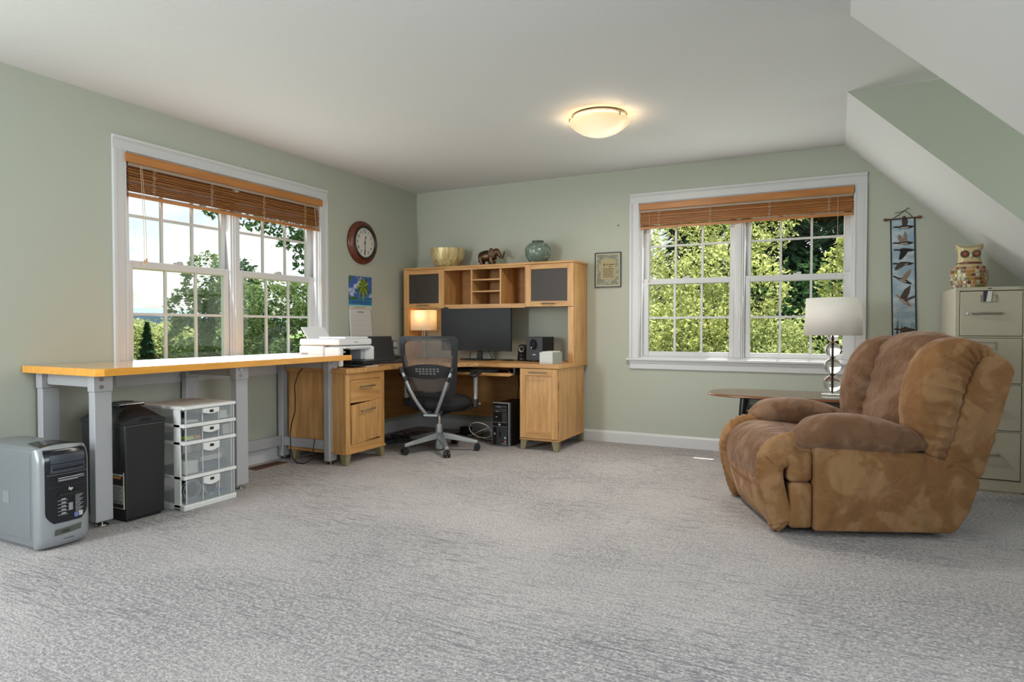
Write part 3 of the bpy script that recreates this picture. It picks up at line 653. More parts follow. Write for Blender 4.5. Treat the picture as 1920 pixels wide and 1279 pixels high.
for k in range(5):
    front_patch('printed_line', M_INKW, rect(yc-.028, yc-.008, .236-.017*k, .2395-.017*k), .0056, 4, 2)
    front_patch('printed_line', M_INKW, rect(yc-.043, yc+.0, .2305-.017*k, .232-.017*k), .0056, 4, 2)
for k in range(13):
    front_patch('printed_line', M_INKW, rect(yc+.036, yc+.076-.008*(k % 3), .243-.0072*k, .2446-.0072*k), .0056, 4, 2)
front_patch('sticker', mat('sticker_blue', '6B72B0', .4), rect(yc+.030, yc+.050, .138, .160), .0058, 4, 4)
front_patch('sticker', mat('sticker_white', 'B9BDB4', .4), rect(yc+.053, yc+.072, .140, .163), .0058, 4, 4)
text_mesh('logo', 'hp', .020, M_INKW, t, frame_M((.7345, yc+.012, .283), (0, 1, 0), (0, 0, 1)), shear=.2, bold=.0006)
front_patch('port_door', mat('port_door_dark', '55584F', .2), lambda u, v: (yc-.052+.118*u - .004*(1-v), .066+.028*v + .008*u), .0045, 7, 4)
for k in range(5): front_patch('port', M_BLACK, rect(yc-.025+.007*k, yc-.022+.007*k, .074+.0005*k, .088+.0005*k), .006, 2, 2)
front_patch('printed_line', M_NAVY, rect(yc-.02, yc+.03, .043, .0455), .003, 5, 2)

# ------------------------------------------------------------------ paper shredder
t = thing('paper_shredder', 'tall black paper shredder standing behind the front leg of the workbench', 'shredder', (.42, -3.463, 0))
y0, y1 = -3.580, -3.345; yc = (y0+y1)/2
m = MB(); x0, x1 = .215, .615
vs = [(x0+.02, y0+.012, .012), (x1-.004, y0+.006, .012), (x1-.004, y1-.006, .012), (x0+.02, y1-.012, .012), (x0, y0, .528), (x1, y0, .528), (x1, y1, .528), (x0, y1, .528)]
m.add(vs, [(0,3,2,1),(4,5,6,7),(0,1,5,4),(1,2,6,5),(2,3,7,6),(3,0,4,7)]); m.build('bin', M_BLACK, t, bevel=.008, seg=2)
MB().box(x0+.03, y0+.02, 0, x1-.02, y1-.02, .012).build('base', M_BLACK, t)
def lid(u, v):
    y = y0 + (y1-y0)*u; x = x0 + (x1-x0)*v
    e = 1-abs(2*u-1)**2.4; g = 1-abs(2*v-1)**4
    return (x, y, .548 + .062*e*(.35+.65*g) + .02*e*math.sin(v*PI))
m = MB().grid(lid, 21, 21); ring = [i*21 for i in range(21)] + [20*21+j for j in range(1, 21)] + [i*21+20 for i in range(19, -1, -1)] + [j for j in range(19, 0, -1)]
n0 = len(m.v); m.add([(m.v[i][0], m.v[i][1], .5285) for i in ring], []); L = len(ring); m.f += [(ring[k], ring[(k+1) % L], n0+(k+1) % L, n0+k) for k in range(L)]
m.build('lid', M_BLACK, t, smooth=True, ang=40)
MB().box(.30, yc-.075, .617, .50, yc+.075, .634).build('feed_throat', M_BLACKG, t, bevel=.006)
MB().box(.39, yc-.07, .6345, .402, yc+.07, .6362).build('feed_slot', mat('slot_dark', '050505', .8), t)
MB().prism([(yc-.035, .540), (yc+.035, .540), (yc+.03, .556), (yc, .561), (yc-.03, .556)], 'x', x1-.001, x1+.0015).build('grip_opening', mat('slot_dark', '050505', .8), t)
lbl = MB().box(.475, y0+.0005, .075, .597, y0+.006, .29).build('label', mat('label_black', '15120E', .5), t)
f_ = y0-.0006
for nm, mt, b in (('label_border', mat('label_cream', 'B9B49A', .5), (.472, .074, .6, .0775)), ('label_border', MATS['label_cream'], (.5965, .0775, .6, .272)), ('label_panel', mat('label_grey', '9A9C9C', .5), (.475, .10, .595, .20))):
    MB().box(b[0], y0-.0009, b[1], b[2], y0+.006, b[3]).build(nm, mt, lbl)
MB().box(.51, y0-.0011, .236, .575, y0+.004, .248).build('label_swoosh', mat('label_orange', 'C98A2A', .5), lbl)
text_mesh('label_text', 'sheet shredder', .019, M_INKW, lbl, frame_M((.537, y0-.0015, .258), (1, 0, 0), (0, 0, 1)), shear=.2, bold=.0004)
for k in range(6): MB().box(.50, y0-.0011, .185-.013*k, .585-.02*(k % 2), y0-.0006, .188-.013*k).build('printed_line', M_BLACK, lbl)
for k in range(4): MB().cyl((.515+.02*k, y0-.0012, .11), (.515+.02*k, y0-.0006, .11), .006, n=10).build('printed_symbol', M_BLACK, lbl)

# ------------------------------------------------------------------ plastic drawer unit
M_FROST = bpy.data.materials.new('clear_drawer_plastic'); M_FROST.use_nodes = True
n = M_FROST.node_tree; n.nodes.clear(); o_ = n.nodes.new('ShaderNodeOutputMaterial'); tr = n.nodes.new('ShaderNodeBsdfTransparent'); pr = n.nodes.new('ShaderNodeBsdfPrincipled'); x_ = n.nodes.new('ShaderNodeMixShader')
tr.inputs[0].default_value = (.92, .94, .95, 1); pr.inputs['Base Color'].default_value = lin('D4D8DA'); pr.inputs['Roughness'].default_value = .25
x_.inputs[0].default_value = .20; n.links.new(tr.outputs[0], x_.inputs[1]); n.links.new(pr.outputs[0], x_.inputs[2]); n.links.new(x_.outputs[0], o_.inputs[0])
t = thing('drawer_tower', 'white plastic storage tower with four clear drawers under the workbench', 'storage drawers', (.485, -3.108, 0))
x0, x1, y0, y1 = .285, .690, -3.288, -2.928
zz = [.032, .198, .399, .4995, .585]; zt = .603
MB().box(x0, y0, zt-.020, x1+.006, y1, zt).build('top_panel', M_WHITEP, t, bevel=.004)
MB().box(x0+.05, y0+.035, zt+.0004, x1-.04, y1-.035, zt+.002).build('top_inlay', mat('white_plastic_inlay', 'C9CAC8', .5), t, bevel=.0008, seg=1)
for z in zz[:-1]:
    MB().box(x0, y0, z-.020, x1+.006, y1, z).build('rail', M_WHITEP, t, bevel=.003)
MB().box(x0, y0, 0, x1+.004, y1, .012).build('base', M_WHITEP, t, bevel=.003)
for y in (y0, y1-.010):
    for xa, xb in ((x0, x0+.05), (x1-.085, x1-.030)):
        MB().box(xa, y, .0005, xb, y+.010, zt-.020).build('side_post', M_WHITEP, t, bevel=.002)
    MB().box(x0+.05, y+.003, .012, x1-.085, y+.006, zt-.02).build('side_panel', M_FROST, t)
DR = []
for k in range(4):
    za, zb = zz[k]+.003, zz[k+1]-.023
    if k == 3: zb = zt-.023
    m = MB().box(x1-.004, y0+.012, za, x1, y1-.012, zb)
    dr = m.build('drawer', M_FROST, t)
    MB().box(x0+.02, y0+.016, za, x1-.004, y1-.016, za+.003).build('drawer_floor', M_FROST, dr)
    for yy in (y0+.125, y1-.125): MB().box(x1, yy-.003, za, x1+.003, yy+.003, zb).build('drawer_rib', mat('frost_rib', 'BFC3C5', .4), dr)
    for yy in (y0+.012, y1-.020): MB().box(x1, yy, za, x1+.003, yy+.008, zb).build('drawer_rib', MATS['frost_rib'], dr)
    yc = (y0+y1)/2; hh = .042 if k != 3 else .034
    if k < 2: hh = .052
    pl = [(yc-.055, zb)] + [(yc-.055+.11*j/10, zb-hh*(.72+.28*math.sin(PI*j/10))) for j in range(11)] + [(yc+.055, zb)]
    MB().prism(pl, 'x', x1+.002, x1+.012).build('drawer_handle', M_WHITEP, dr, bevel=.002)
    MB().box(x1+.0125, yc-.013, zb-.026, x1+.0135, yc+.013, zb-.010).build('handle_label', M_BLACK, dr)
    DR.append((za+.003, zb))
def thing1(nm, m, mt, label, cat, **kw): return tag(m.build(nm, mt, None, **kw), label, cat)
thing1('paper_stack', MB().box(.52, -3.255, DR[3][0]+.0005, .67, -3.175, DR[3][0]+.012), mat('paper', 'D8D6CF', .8), 'loose papers lying in the top clear drawer', 'paper')
thing1('folder', MB().box(.44, -3.15, DR[3][0]+.0005, .66, -3.07, DR[3][0]+.035), mat('navy_stuff', '4A525C', .8), 'dark folder in the middle of the top clear drawer', 'folder', bevel=.006)
thing1('highlighter', MB().box(.655, -3.01, DR[3][0]+.0005, .672, -2.96, DR[3][0]+.014), mat('marker_yellow', 'C6D24A', .5), 'yellow green marker at the right of the top clear drawer', 'marker', bevel=.004)
thing1('price_tag', MB().box(.678, -3.035, DR[3][0]+.0005, .681, -2.985, DR[3][0]+.048), MATS['paper'], 'small white barcode card in the top clear drawer', 'card')
thing1('sticky_pad', MB().box(.63, -3.255, DR[2][0]+.0005, .672, -3.205, DR[2][0]+.018), MATS['marker_yellow'], 'yellow sticky pad in the second clear drawer', 'sticky pad', bevel=.002)
thing1('sticky_pad', MB().box(.63, -3.198, DR[2][0]+.0005, .672, -3.160, DR[2][0]+.018), mat('pad_orange', 'E08A4A', .6), 'orange sticky pad in the second clear drawer', 'sticky pad', bevel=.002)
thing1('dark_case', MB().box(.50, -3.145, DR[2][0]+.0005, .67, -3.065, DR[2][0]+.045), mat('dark_case', '3C444C', .6), 'dark case in the middle of the second clear drawer', 'case', bevel=.005)
thing1('card_box', MB().box(.60, -3.045, DR[2][0]+.0005, .672, -3.012, DR[2][0]+.055), mat('grey_card', '5D6064', .7), 'grey card box in the second clear drawer', 'box')
thing1('card_box', MB().box(.60, -3.008, DR[2][0]+.0005, .672, -2.955, DR[2][0]+.06), mat('cream_card', 'CFC6BC', .7), 'cream card box at the right of the second clear drawer', 'box')
thing1('white_carton', MB().box(.57, -3.265, DR[1][0]+.0005, .668, -3.175, DR[1][0]+.075), mat('carton_white', 'DAD7CF', .7), 'open white carton at the left of the third clear drawer', 'box', bevel=.002)
thing1('notebook_stack', MB().box(.45, -3.16, DR[1][0]+.0005, .66, -2.97, DR[1][0]+.05), mat('blue_grey_stuff', '59626E', .8), 'blue grey notebooks lying in the third clear drawer', 'notebook', bevel=.006)
thing1('envelope_bundle', MB().box(.47, -3.15, DR[1][0]+.0515, .655, -3.00, DR[1][0]+.085), MATS['paper'], 'bundle of white envelopes in the third clear drawer', 'envelopes', bevel=.008)
thing1('dark_pouch', MB().box(.42, -3.14, DR[0][0]+.0005, .60, -2.99, DR[0][0]+.10), mat('dark_blue', '2E3A46', .8), 'dark blue pouch in the bottom clear drawer', 'pouch', bevel=.015)
def coil(c, r, n, pitch, wob, seed, axis=0):
    rg = random.Random(seed); pts = []
    for i in range(n*20+1):
        a = 2*PI*i/20; rr = r*(1+wob*math.sin(a*.37+seed))
        pts.append((c[0] + .02*math.sin(a*.23+seed) + pitch*i/20, c[1] + rr*math.cos(a), c[2] + rr*math.sin(a)))
    return pts
thing1('cable_coil', MB().tube(coil((.625, -3.20, DR[0][0]+.062), .055, 3, .008, .1, 1), .003, 6), mat('grey_cable', 'A9ADB0', .5), 'grey coiled cable at the left of the bottom clear drawer', 'cable', smooth=True)
thing1('cable_coil', MB().tube(coil((.625, -3.06, DR[0][0]+.052), .046, 3, .008, .1, 2), .003, 6), mat('white_cable', 'C9CACB', .5), 'white coiled cable in the middle of the bottom clear drawer', 'cable', smooth=True)
thing1('cable_coil', MB().tube([(.64+.02*math.sin(i*.7), -3.10+.14*i/30, DR[0][0]+.012+.012*abs(math.sin(i*.5))) for i in range(31)], .004, 6), mat('blue_cable', '4E8FC9', .4), 'blue cable along the floor of the bottom clear drawer', 'cable', smooth=True)
# floor register under the workbench
t = thing('floor_register', 'brown wooden floor vent by the baseboard under the workbench', 'floor vent', (.15, -2.19, 0))
MB().box(.095, -2.345, .0, .205, -2.035, .006).build('frame', wood('register_wood', '7A5534', '5E3F25', 'y', 6, .5), t, bevel=.002)
for k in range(10): MB().box(.108, -2.33+.029*k, .0062, .192, -2.318+.029*k, .0072).build('slot', mat('register_slot', '241810', .8), t)
# ================================================================== corner desk
M_OAKx = wood('desk_maple_x', 'D0A064', 'AE7C46', 'x', 3.5, .38, 10)
M_OAKy = wood('desk_maple_y', 'D0A064', 'AE7C46', 'y', 3.5, .38, 10)
M_OAKz = wood('desk_maple_z', 'D4A46A', 'B2824A', 'z', 3.5, .38, 10)
M_OAKd = wood('desk_back_maple', 'C08C54', 'A87642', 'x', 3.0, .5, 6)
M_TAUPE = mat('taupe_foot', '857B5C', .55)
M_NICK = mat('brushed_nickel', 'A09A90', .35, .9)
t = thing('corner_desk', 'honey maple corner desk with drawer pedestal and door cabinet', 'desk', (.95, -.7, 0))
ZT0, ZT1 = .708, .744
# L shaped top with a clipped inside corner
MB().prism([(.10, -.02), (1.945, -.02), (1.945, -.712), (1.17, -.712), (.722, -1.16), (.722, -1.945), (.10, -1.945)], 'z', ZT0, ZT1).build('desktop', M_OAKx, t, bevel=.004, seg=2)
def foot(x, y, sx, sy):     # tapered corner foot, flush on the outer faces
    w0, w1, h = .062, .040, .0845
    xs = lambda w: (x, x - sx*w); ys = lambda w: (y, y - sy*w)
    vs = []
    for w, z in ((w1, 0.0), (w0, h)):
        a, b = xs(w); c, d = ys(w); vs += [(a, c, z), (b, c, z), (b, d, z), (a, d, z)]
    MB().add(vs, [(0,1,2,3),(4,5,6,7),(0,1,5,4),(1,2,6,5),(2,3,7,6),(3,0,4,7)]).build('foot', M_TAUPE, t, bevel=.003)
# --- left pedestal
px0, px1, py0, py1 = .11, .700, -1.930, -1.462
MB().box(px0-.004, py0-.008, .0845, px1+.010, py1+.008, .102).build('plinth', M_OAKy, t, bevel=.004)
ped = MB().box(px0, py0, .102, px1-.02, py0+.018, ZT0).build('side_panel', M_OAKz, t)
MB().box(px0, py1-.018, .102, px1-.02, py1, ZT0).build('side_panel', M_OAKz, t)
MB().box(px0, py0+.018, .102, px0+.012, py1-.018, ZT0).build('back_panel', M_OAKd, t)
MB().box(px0+.012, py0+.018, .30, px1-.06, py1-.018, .31).build('inner_shelf', M_OAKd, t)
for ya, yb in ((py0, py0+.052), (py1-.052, py1)): MB().box(px1-.02, ya, .102, px1, yb, ZT0).build('stile', M_OAKz, t, bevel=.0015, seg=1)
MB().box(px1-.02, py0+.052, .655, px1-.003, py1-.052, ZT0).build('top_rail', M_OAKy, t)
MB().box(px1-.02, py0+.052, .102, px1-.003, py1-.052, .158).build('bottom_rail', M_OAKy, t)
def bar_handle(parent, c, u, out, half, w=True):
    c, u, out = Vector(c), Vector(u), Vector(out); m = MB()
    m.tube([c - u*half + out*.024, c - u*half*.5 + out*.027, c + u*half*.5 + out*.027, c + u*half + out*.024], .0055, 8)
    for s in (-1, 1): m.cyl(c + u*(half*.72*s), c + u*(half*.72*s) + out*.026, .004, n=8)
    return m.build('handle', M_NICK, parent, smooth=True, w=w)
d1 = MB().box(px1-.018, py0+.055, .476, px1+.002, py1-.055, .652).build('drawer_front', M_OAKy, t, bevel=.002)
bar_handle(d1, (px1+.002, (py0+py1)/2, .598), (0, 1, 0), (1, 0, 0), .085)
# lower drawer front hangs crooked, tipped clockwise and leaning out
m = MB().box(px1-.018, py0+.060, .162, px1+.002, py1-.060, .470)
c = Vector((px1, (py0+py1)/2, .316)); m.xf(Matrix.Translation(c) @ Matrix.Rotation(R(3.4), 4, 'X') @ Matrix.Rotation(R(2.0), 4, 'Y') @ Matrix.Translation(-c + Vector((.006, 0, 0))))
d2 = m.build('drawer_front', M_OAKz, t, bevel=.002)
bar_handle(d2, (px1+.012, (py0+py1)/2-.006, .412), (0, .998, .06), (1, 0, 0), .085)
for (x, y, sx, sy) in ((px1, py0, 1, -1), (px1, py1, 1, 1), (px0+.02, py0, -1, -1), (px0+.02, py1, -1, 1)): foot(x, y, sx, sy)
# --- right cabinet
qx0, qx1, qy0, qy1 = 1.575, 1.930, -.690, -.075
MB().box(qx0-.006, qy0-.010, .0845, qx1+.008, qy1, .102).build('plinth', M_OAKx, t, bevel=.004)
MB().box(qx1-.018, qy0+.002, .102, qx1, qy1, ZT0).build('side_panel', M_OAKz, t)
MB().box(qx0, qy0+.002, .102, qx0+.018, qy1, ZT0).build('side_panel', M_OAKz, t)
MB().box(qx0+.018, qy1-.012, .102, qx1-.018, qy1, ZT0).build('back_panel', M_OAKd, t)
door = MB().box(qx0+.002, qy0-.018, .106, qx0+.054, qy0, ZT0-.004).build('door', M_OAKz, t, bevel=.0015, seg=1)
MB().box(qx1-.056, qy0-.018, .106, qx1-.002, qy0, ZT0-.004).build('door_stile', M_OAKz, door, bevel=.0015, seg=1)
MB().box(qx0+.054, qy0-.018, .645, qx1-.056, qy0, ZT0-.004).build('door_rail', M_OAKx, door, bevel=.0015, seg=1)
MB().box(qx0+.054, qy0-.018, .106, qx1-.056, qy0, .172).build('door_rail', M_OAKx, door, bevel=.0015, seg=1)
MB().box(qx0+.054, qy0-.010, .172, qx1-.056, qy0-.002, .645).build('door_panel', M_OAKz, door)
bar_handle(door, ((qx0+qx1)/2-.005, qy0-.018, .675), (1, 0, 0), (0, -1, 0), .082)
for z in (.56, .22): MB().box(qx1-.001, qy0+.004, z-.035, qx1+.0012, qy0+.010, z+.035).build('hinge_slot', mat('hinge_dark', '2C2018', .7), t)
for (x, y, sx, sy) in ((qx0, qy0-.004, -1, -1), (qx1, qy0-.004, 1, -1), (qx1, qy1, 1, 1), (qx0, qy1, -1, 1)): foot(x, y, sx, sy)
# --- modesty panels along the walls
MB().box(.112, -1.46, .17, .126, -.09, ZT0).build('modesty_panel', wood('desk_back_maple_y', 'C08C54', 'A87642', 'y', 3.0, .5, 6), t)
MB().box(.126, -.10, .17, qx0, -.086, ZT0).build('modesty_panel', M_OAKd, t)
# --- keyboard tray
tr_ = MB().box(.86, -.755, .640, 1.515, -.36, .658).build('keyboard_tray', M_OAKx, t, bevel=.003)
MB().box(.862, -.757, .6345, 1.50, -.74, .6395).build('tray_edge', M_OAKx, tr_)
for x in (.842, 1.517): MB().box(x, -.72, .642, x+.018, -.30, .7075).build('tray_slide', M_BLACK, tr_)

# ------------------------------------------------------------------ hutch
hx0, hx1, hy0, hy1 = .086, 1.936, -.340, -.010
t = thing('desk_hutch', 'honey maple hutch with glass doors and cubbies on the desk', 'hutch', (1.0, -.175, .7445))
MB().box(hx0-.006, hy0-.014, 1.640, hx1+.008, hy1, 1.660).build('top_board', M_OAKx, t, bevel=.003)
MB().box(hx1-.020, hy0, .7445, hx1, hy1, 1.640).build('side_panel', M_OAKz, t)
MB().box(hx0, hy0, .7445, hx0+.020, hy1, 1.640).build('side_panel', M_OAKz, t)
MB().box(hx1-.055, hy0-.016, .7445, hx1, hy0-.0005, 1.246).build('post', M_OAKz, t, bevel=.0015, seg=1)
MB().box(hx0, hy0-.016, .7445, hx0+.060, hy0-.0005, 1.246).build('post', M_OAKz, t, bevel=.0015, seg=1)
MB().box(hx0+.02, hy0, 1.262, hx1-.02, hy1, 1.280).build('bottom_board', M_OAKx, t)
MB().box(.573, hy0-.004, 1.243, 1.455, hy0+.014, 1.284).build('valance_rail', M_OAKx, t, bevel=.001, seg=1)
MB().box(.573, hy0-.010, 1.6165, 1.455, hy0+.010, 1.6395).build('valance_rail', M_OAKx, t, bevel=.001, seg=1)
MB().box(hx0+.02, hy1-.012, 1.28, hx1-.02, hy1-.001, 1.640).build('back_panel', M_OAKd, t)
for x in (.555, .8655, 1.1815, 1.457): MB().box(x, hy0+.004, 1.28, x+.016, hy1-.012, 1.640).build('divider', M_OAKz, t)
for z in (1.5115, 1.3995): MB().box(.8815, hy0+.006, z, 1.1815, hy1-.012, z+.013).build('shelf', M_OAKx, t)
M_FG = bpy.data.materials.new('smoked_frosted_glass'); M_FG.use_nodes = True
n = M_FG.node_tree; n.nodes.clear(); o_ = n.nodes.new('ShaderNodeOutputMaterial'); tr = n.nodes.new('ShaderNodeBsdfTransparent'); pr = n.nodes.new('ShaderNodeBsdfPrincipled'); x_ = n.nodes.new('ShaderNodeMixShader')
tr.inputs[0].default_value = (.62, .60, .60, 1); pr.inputs['Base Color'].default_value = lin('4E463F'); pr.inputs['Roughness'].default_value = .38
x_.inputs[0].default_value = .58; n.links.new(tr.outputs[0], x_.inputs[1]); n.links.new(pr.outputs[0], x_.inputs[2]); n.links.new(x_.outputs[0], o_.inputs[0])
for (a, b, st) in ((hx0+.001, .571, .062), (1.457, hx1-.001, .060)):
    y0_, y1_ = hy0-.018, hy0-.001
    dr = MB().box(a, y0_, 1.250, a+st, y1_, 1.637).build('door', M_OAKz, t, bevel=.0015, seg=1)
    MB().box(b-st, y0_, 1.250, b, y1_, 1.637).build('door_stile', M_OAKz, dr, bevel=.0015, seg=1)
    MB().box(a+st, y0_, 1.592, b-st, y1_, 1.637).build('door_rail', M_OAKx, dr, bevel=.0015, seg=1)
    MB().box(a+st, y0_, 1.250, b-st, y1_, 1.300).build('door_rail', M_OAKx, dr, bevel=.0015, seg=1)
    MB().box(a+st, y0_+.007, 1.300, b-st, y0_+.011, 1.592).build('pane', M_FG, dr)
    bar_handle(dr, ((a+b)/2, y0_, 1.276), (1, 0, 0), (0, -1, 0), .065)
# things seen dimly behind the frosted doors
thing1('white_jar', MB().lathe([(.0, 0), (.04, 0), (.046, .05), (.04, .09), (.025, .10), (0, .10)], 16, (.40, -.25, 1.2805)), mat('jar_white', 'D6D2CC', .4), 'pale jar dimly seen behind the left frosted hutch door', 'jar', smooth=True)
thing1('green_bottle', MB().lathe([(.0, 0), (.035, 0), (.035, .11), (.012, .15), (.012, .19), (0, .19)], 16, (.22, -.25, 1.2805)), mat('bottle_green', '7E9A7A', .3), 'green bottle dimly seen behind the left frosted hutch door', 'bottle', smooth=True)
thing1('white_mug', MB().lathe([(.0, 0), (.036, 0), (.038, .085), (.034, .085), (.03, .01), (0, .01)], 16, (1.80, -.27, 1.2805)), mat('jar_white', 'D6D2CC', .4), 'white mug dimly seen behind the right frosted hutch door', 'mug', smooth=True)
thing1('paper_stack', MB().box(1.50, -.30, 1.2805, 1.70, -.10, 1.335), MATS['paper'], 'stack of papers dimly seen behind the right frosted hutch door', 'paper', bevel=.003)

# ------------------------------------------------------------------ decorations on the hutch
M_BOWL = mat('gold_leaf_bowl', 'DCCB98', .35, .25, var=('A88E56', 22, (1, 1, .25), .45, .66), bump=(45, .4, (1, 1, .4)))
t_ = MB().lathe([(0, 0), (.085, 0), (.092, .004), (.135, .035), (.162, .085), (.176, .15), (.180, .188), (.174, .188), (.165, .14), (.15, .085), (.12, .04), (.07, .014), (0, .012)], 48, (.505, -.185, 1.6605)).build('bowl', M_BOWL, None, smooth=True, ang=60)
tag(t_, 'golden flared bowl on the left end of the hutch', 'bowl')
M_VASE = mat('celadon_crackle', '64756A', .22, var=('9CA89C', 26, (1, 1, 1), .52, .66), bump=(60, .15, (1, 1, 1)))
t = thing('round_vase', 'round grey green ceramic vase on the right end of the hutch', 'vase', (1.515, -.20, 1.6605))
MB().lathe([(0, 0), (.062, 0), (.068, .004), (.092, .028), (.117, .072), (.1245, .112), (.117, .150), (.092, .180), (.058, .194), (.050, .197)], 48, (1.515, -.20, 1.6605)).build('body', M_VASE, t, smooth=True, ang=60)
MB().lathe([(.052, .195), (.056, .203), (.055, .211), (.046, .211), (.040, .19)], 40, (1.515, -.20, 1.6605), caps=False).build('rim', mat('vase_rim', '3F4A42', .35), t, smooth=True, ang=60)
# bronze elephant: skinned body, ears and tusks
M_BRZ = mat('bronze', '6B5440', .30, .8, var=('4A3426', 8, (1, 1, 1), .4, .65))
t = thing('elephant_figurine', 'bronze elephant figurine with raised trunk on the hutch', 'figurine', (1.0, -.20, 1.6605))
def clay(name, blobs, tubes, mt, parent, vox, smooth_it=6):
    """one continuous body: overlapping blobs and limbs fused by a voxel remesh"""
    m = MB()
    for (c, r) in blobs:
        m.grid(lambda u, v: (c[0]+r[0]*math.cos(2*PI*u)*math.sin(PI*(.02+.96*v)), c[1]+r[1]*math.sin(2*PI*u)*math.sin(PI*(.02+.96*v)), c[2]-r[2]*math.cos(PI*(.02+.96*v))), 20, 12, cu=True)
        n0 = len(m.v)-240; m.f.append(tuple(n0+i*12 for i in range(20))); m.f.append(tuple(n0+i*12+11 for i in range(20)))
    for pts, rs in tubes: m.tube(pts, rs, 12)
    o = m.build(name, mt, parent, smooth=True, w=False)
    rm = o.modifiers.new('remesh', 'REMESH'); rm.mode = 'VOXEL'; rm.voxel_size = vox; rm.use_smooth_shade = True
    sm = o.modifiers.new('smooth', 'SMOOTH'); sm.iterations = smooth_it; sm.factor = .5
    return o
# local: X towards the head (to the right), Z up, sizes in metres
def elephant(parent, k, trunk_up=True):
    S = lambda p: tuple(q*k for q in p)
    blobs = [((-.035, 0, .098), (.082, .050, .056)), ((-.075, 0, .094), (.052, .046, .052)), ((.025, 0, .104), (.050, .044, .048)), ((.072, 0, .132), (.038, .032, .036)), ((.092, 0, .118), (.026, .024, .028))]
    legs = [(-.085, .028, -.088), (-.085, -.028, -.072), (.030, .028, .026), (.030, -.028, .044)]
    tubes = [([(x, y, .085), (x, y*1.05, .05), (xf_, y*1.08, .022), (xf_, y*1.08, .002)], [.026, .020, .016, .019]) for x, y, xf_ in legs]
    tubes.append(([(.095, 0, .116), (.116, 0, .094), (.128, 0, .078), (.142, 0, .078), (.152, 0, .096), (.158, 0, .122), (.164, 0, .132)] if trunk_up else [(.095, 0, .116), (.112, 0, .090), (.118, 0, .055), (.122, 0, .035)], [.020, .015, .012, .010, .009, .008, .007] if trunk_up else [.018, .013, .009, .006]))
    tubes.append(([(-.116, 0, .10), (-.124, 0, .07), (-.122, 0, .035)], [.008, .004, .006]))
    return clay('body', [(S(c), S(r)) for c, r in blobs], [([S(p) for p in pts], [r*k for r in rs]) for pts, rs in tubes], M_BRZ, parent, .0042*max(k, .35))
elephant(t, 1.0)
for s in (-1, 1):
    ear = MB().grid(lambda u, v: (.060 - .055*u*(.6+.4*math.sin(v*PI)), s*(.034 + .016*u), .150 - .085*v + .012*math.sin(u*PI) - .02*u*(v-.5)), 7, 7)
    o = ear.build('ear', M_BRZ, t, smooth=True, w=False); so = o.modifiers.new('solid', 'SOLIDIFY'); so.thickness = .005
    MB().tube([(.105, s*.016, .086), (.128, s*.02, .070), (.150, s*.02, .062)], [.0055, .004, .001], 8).build('tusk', M_BRZ, t, smooth=True, w=False)
t = thing('calf_figurine', 'tiny bronze elephant calf under the larger elephant on the hutch', 'figurine', (1.025, -.195, 1.6605))
elephant(t, .38, False)

# ------------------------------------------------------------------ on the desk
M_SCREEN = mat('screen_black', '101012', .45, spec=.35)
t = thing('monitor', 'large black computer monitor on the desk under the hutch', 'monitor', (.95, -.33, .7445))
mm = MB().box(-.378, -.012, .088, .378, .018, .520).xf(Matrix.Translation((.907, -.315, .7445)) @ Matrix.Rotation(R(3), 4, 'Z'))
mm.build('housing', M_BLACK, t, bevel=.004)
MB().box(-.372, -.0135, .100, .372, -.0122, .514).xf(Matrix.Translation((.907, -.315, .7445)) @ Matrix.Rotation(R(3), 4, 'Z')).build('screen', M_SCREEN, t)
MB().prism([(.90, .755), (.965, .755), (.962, .90), (.915, .90)], 'y', -.290, -.275).build('stand_neck', M_BLACK, t, bevel=.003)
MB().prism([(.80, -.42), (1.06, -.42), (1.08, -.40), (1.08, -.22), (.79, -.22), (.78, -.40)], 'z', .7447, .755).build('stand_base', M_BLACK, t, bevel=.003)
for sx in (.84, 1.02):
    MB().tube([(sx, -.285, .86), (sx+.02*(1 if sx > .9 else -1), -.27, .80), (sx+.05*(1 if sx > .9 else -1)*.8, -.25, .7475)], .0035, 6).build('cable', M_BLACK, t, smooth=True)
def cone_ring(c, r0, r1, d): return MB().lathe([(r0, 0), (r1, 0), (r1, d), (r0, d)], 28, c, axis='y')
t = thing('subwoofer', 'black cube subwoofer at the right of the desk under the hutch', 'speaker', (1.56, -.22, .7445))
sx0, sx1, sy0, sy1 = 1.475, 1.640, -.365, -.105
MB().box(sx0, sy0, .762, sx1, sy1, .972).build('cabinet', M_BLACK, t, bevel=.004)
MB().box(sx0+.001, sy0-.006, .758, sx1-.001, sy0+.001, .970).build('front_baffle', mat('baffle_dark_grey', '2C2D31', .5), t, bevel=.003)
for x in (sx0+.012, sx1-.034):
    for y in (sy0+.002, sy1-.04): MB().box(x, y, .7447, x+.022, y+.03, .7615).build('foot', M_BLACK, t, bevel=.003)
mm = MB().lathe([(0, .012), (.030, .010), (.046, -.001), (.050, -.003), (.050, .004)], 28, (0, 0, 0), axis='y'); mm.xf(Matrix.Translation(((sx0+sx1)/2-.005, sy0-.022, .905)) @ Matrix.Diagonal((.62, 1, .95, 1)))
mm.build('bass_port', M_BLACKG, t, smooth=True)
MB().box((sx0+sx1)/2-.016, sy0-.0075, .807, (sx0+sx1)/2+.014, sy0-.0062, .814).build('logo_plate', M_INKW, t)
t = thing('satellite_speaker', 'small black desktop speaker with silver ring beside the subwoofer', 'speaker', (1.385, -.24, .7445))
prof = [(-.048, 0), (.048, 0), (.043, .05), (.040, .11), (.034, .137), (.02, .147), (-.02, .147), (-.034, .137), (-.040, .11), (-.043, .05)]
MB().prism([(1.385+a, .752+z) for a, z in prof], 'y', -.28, -.20).build('cabinet', M_BLACKG, t, bevel=.004)
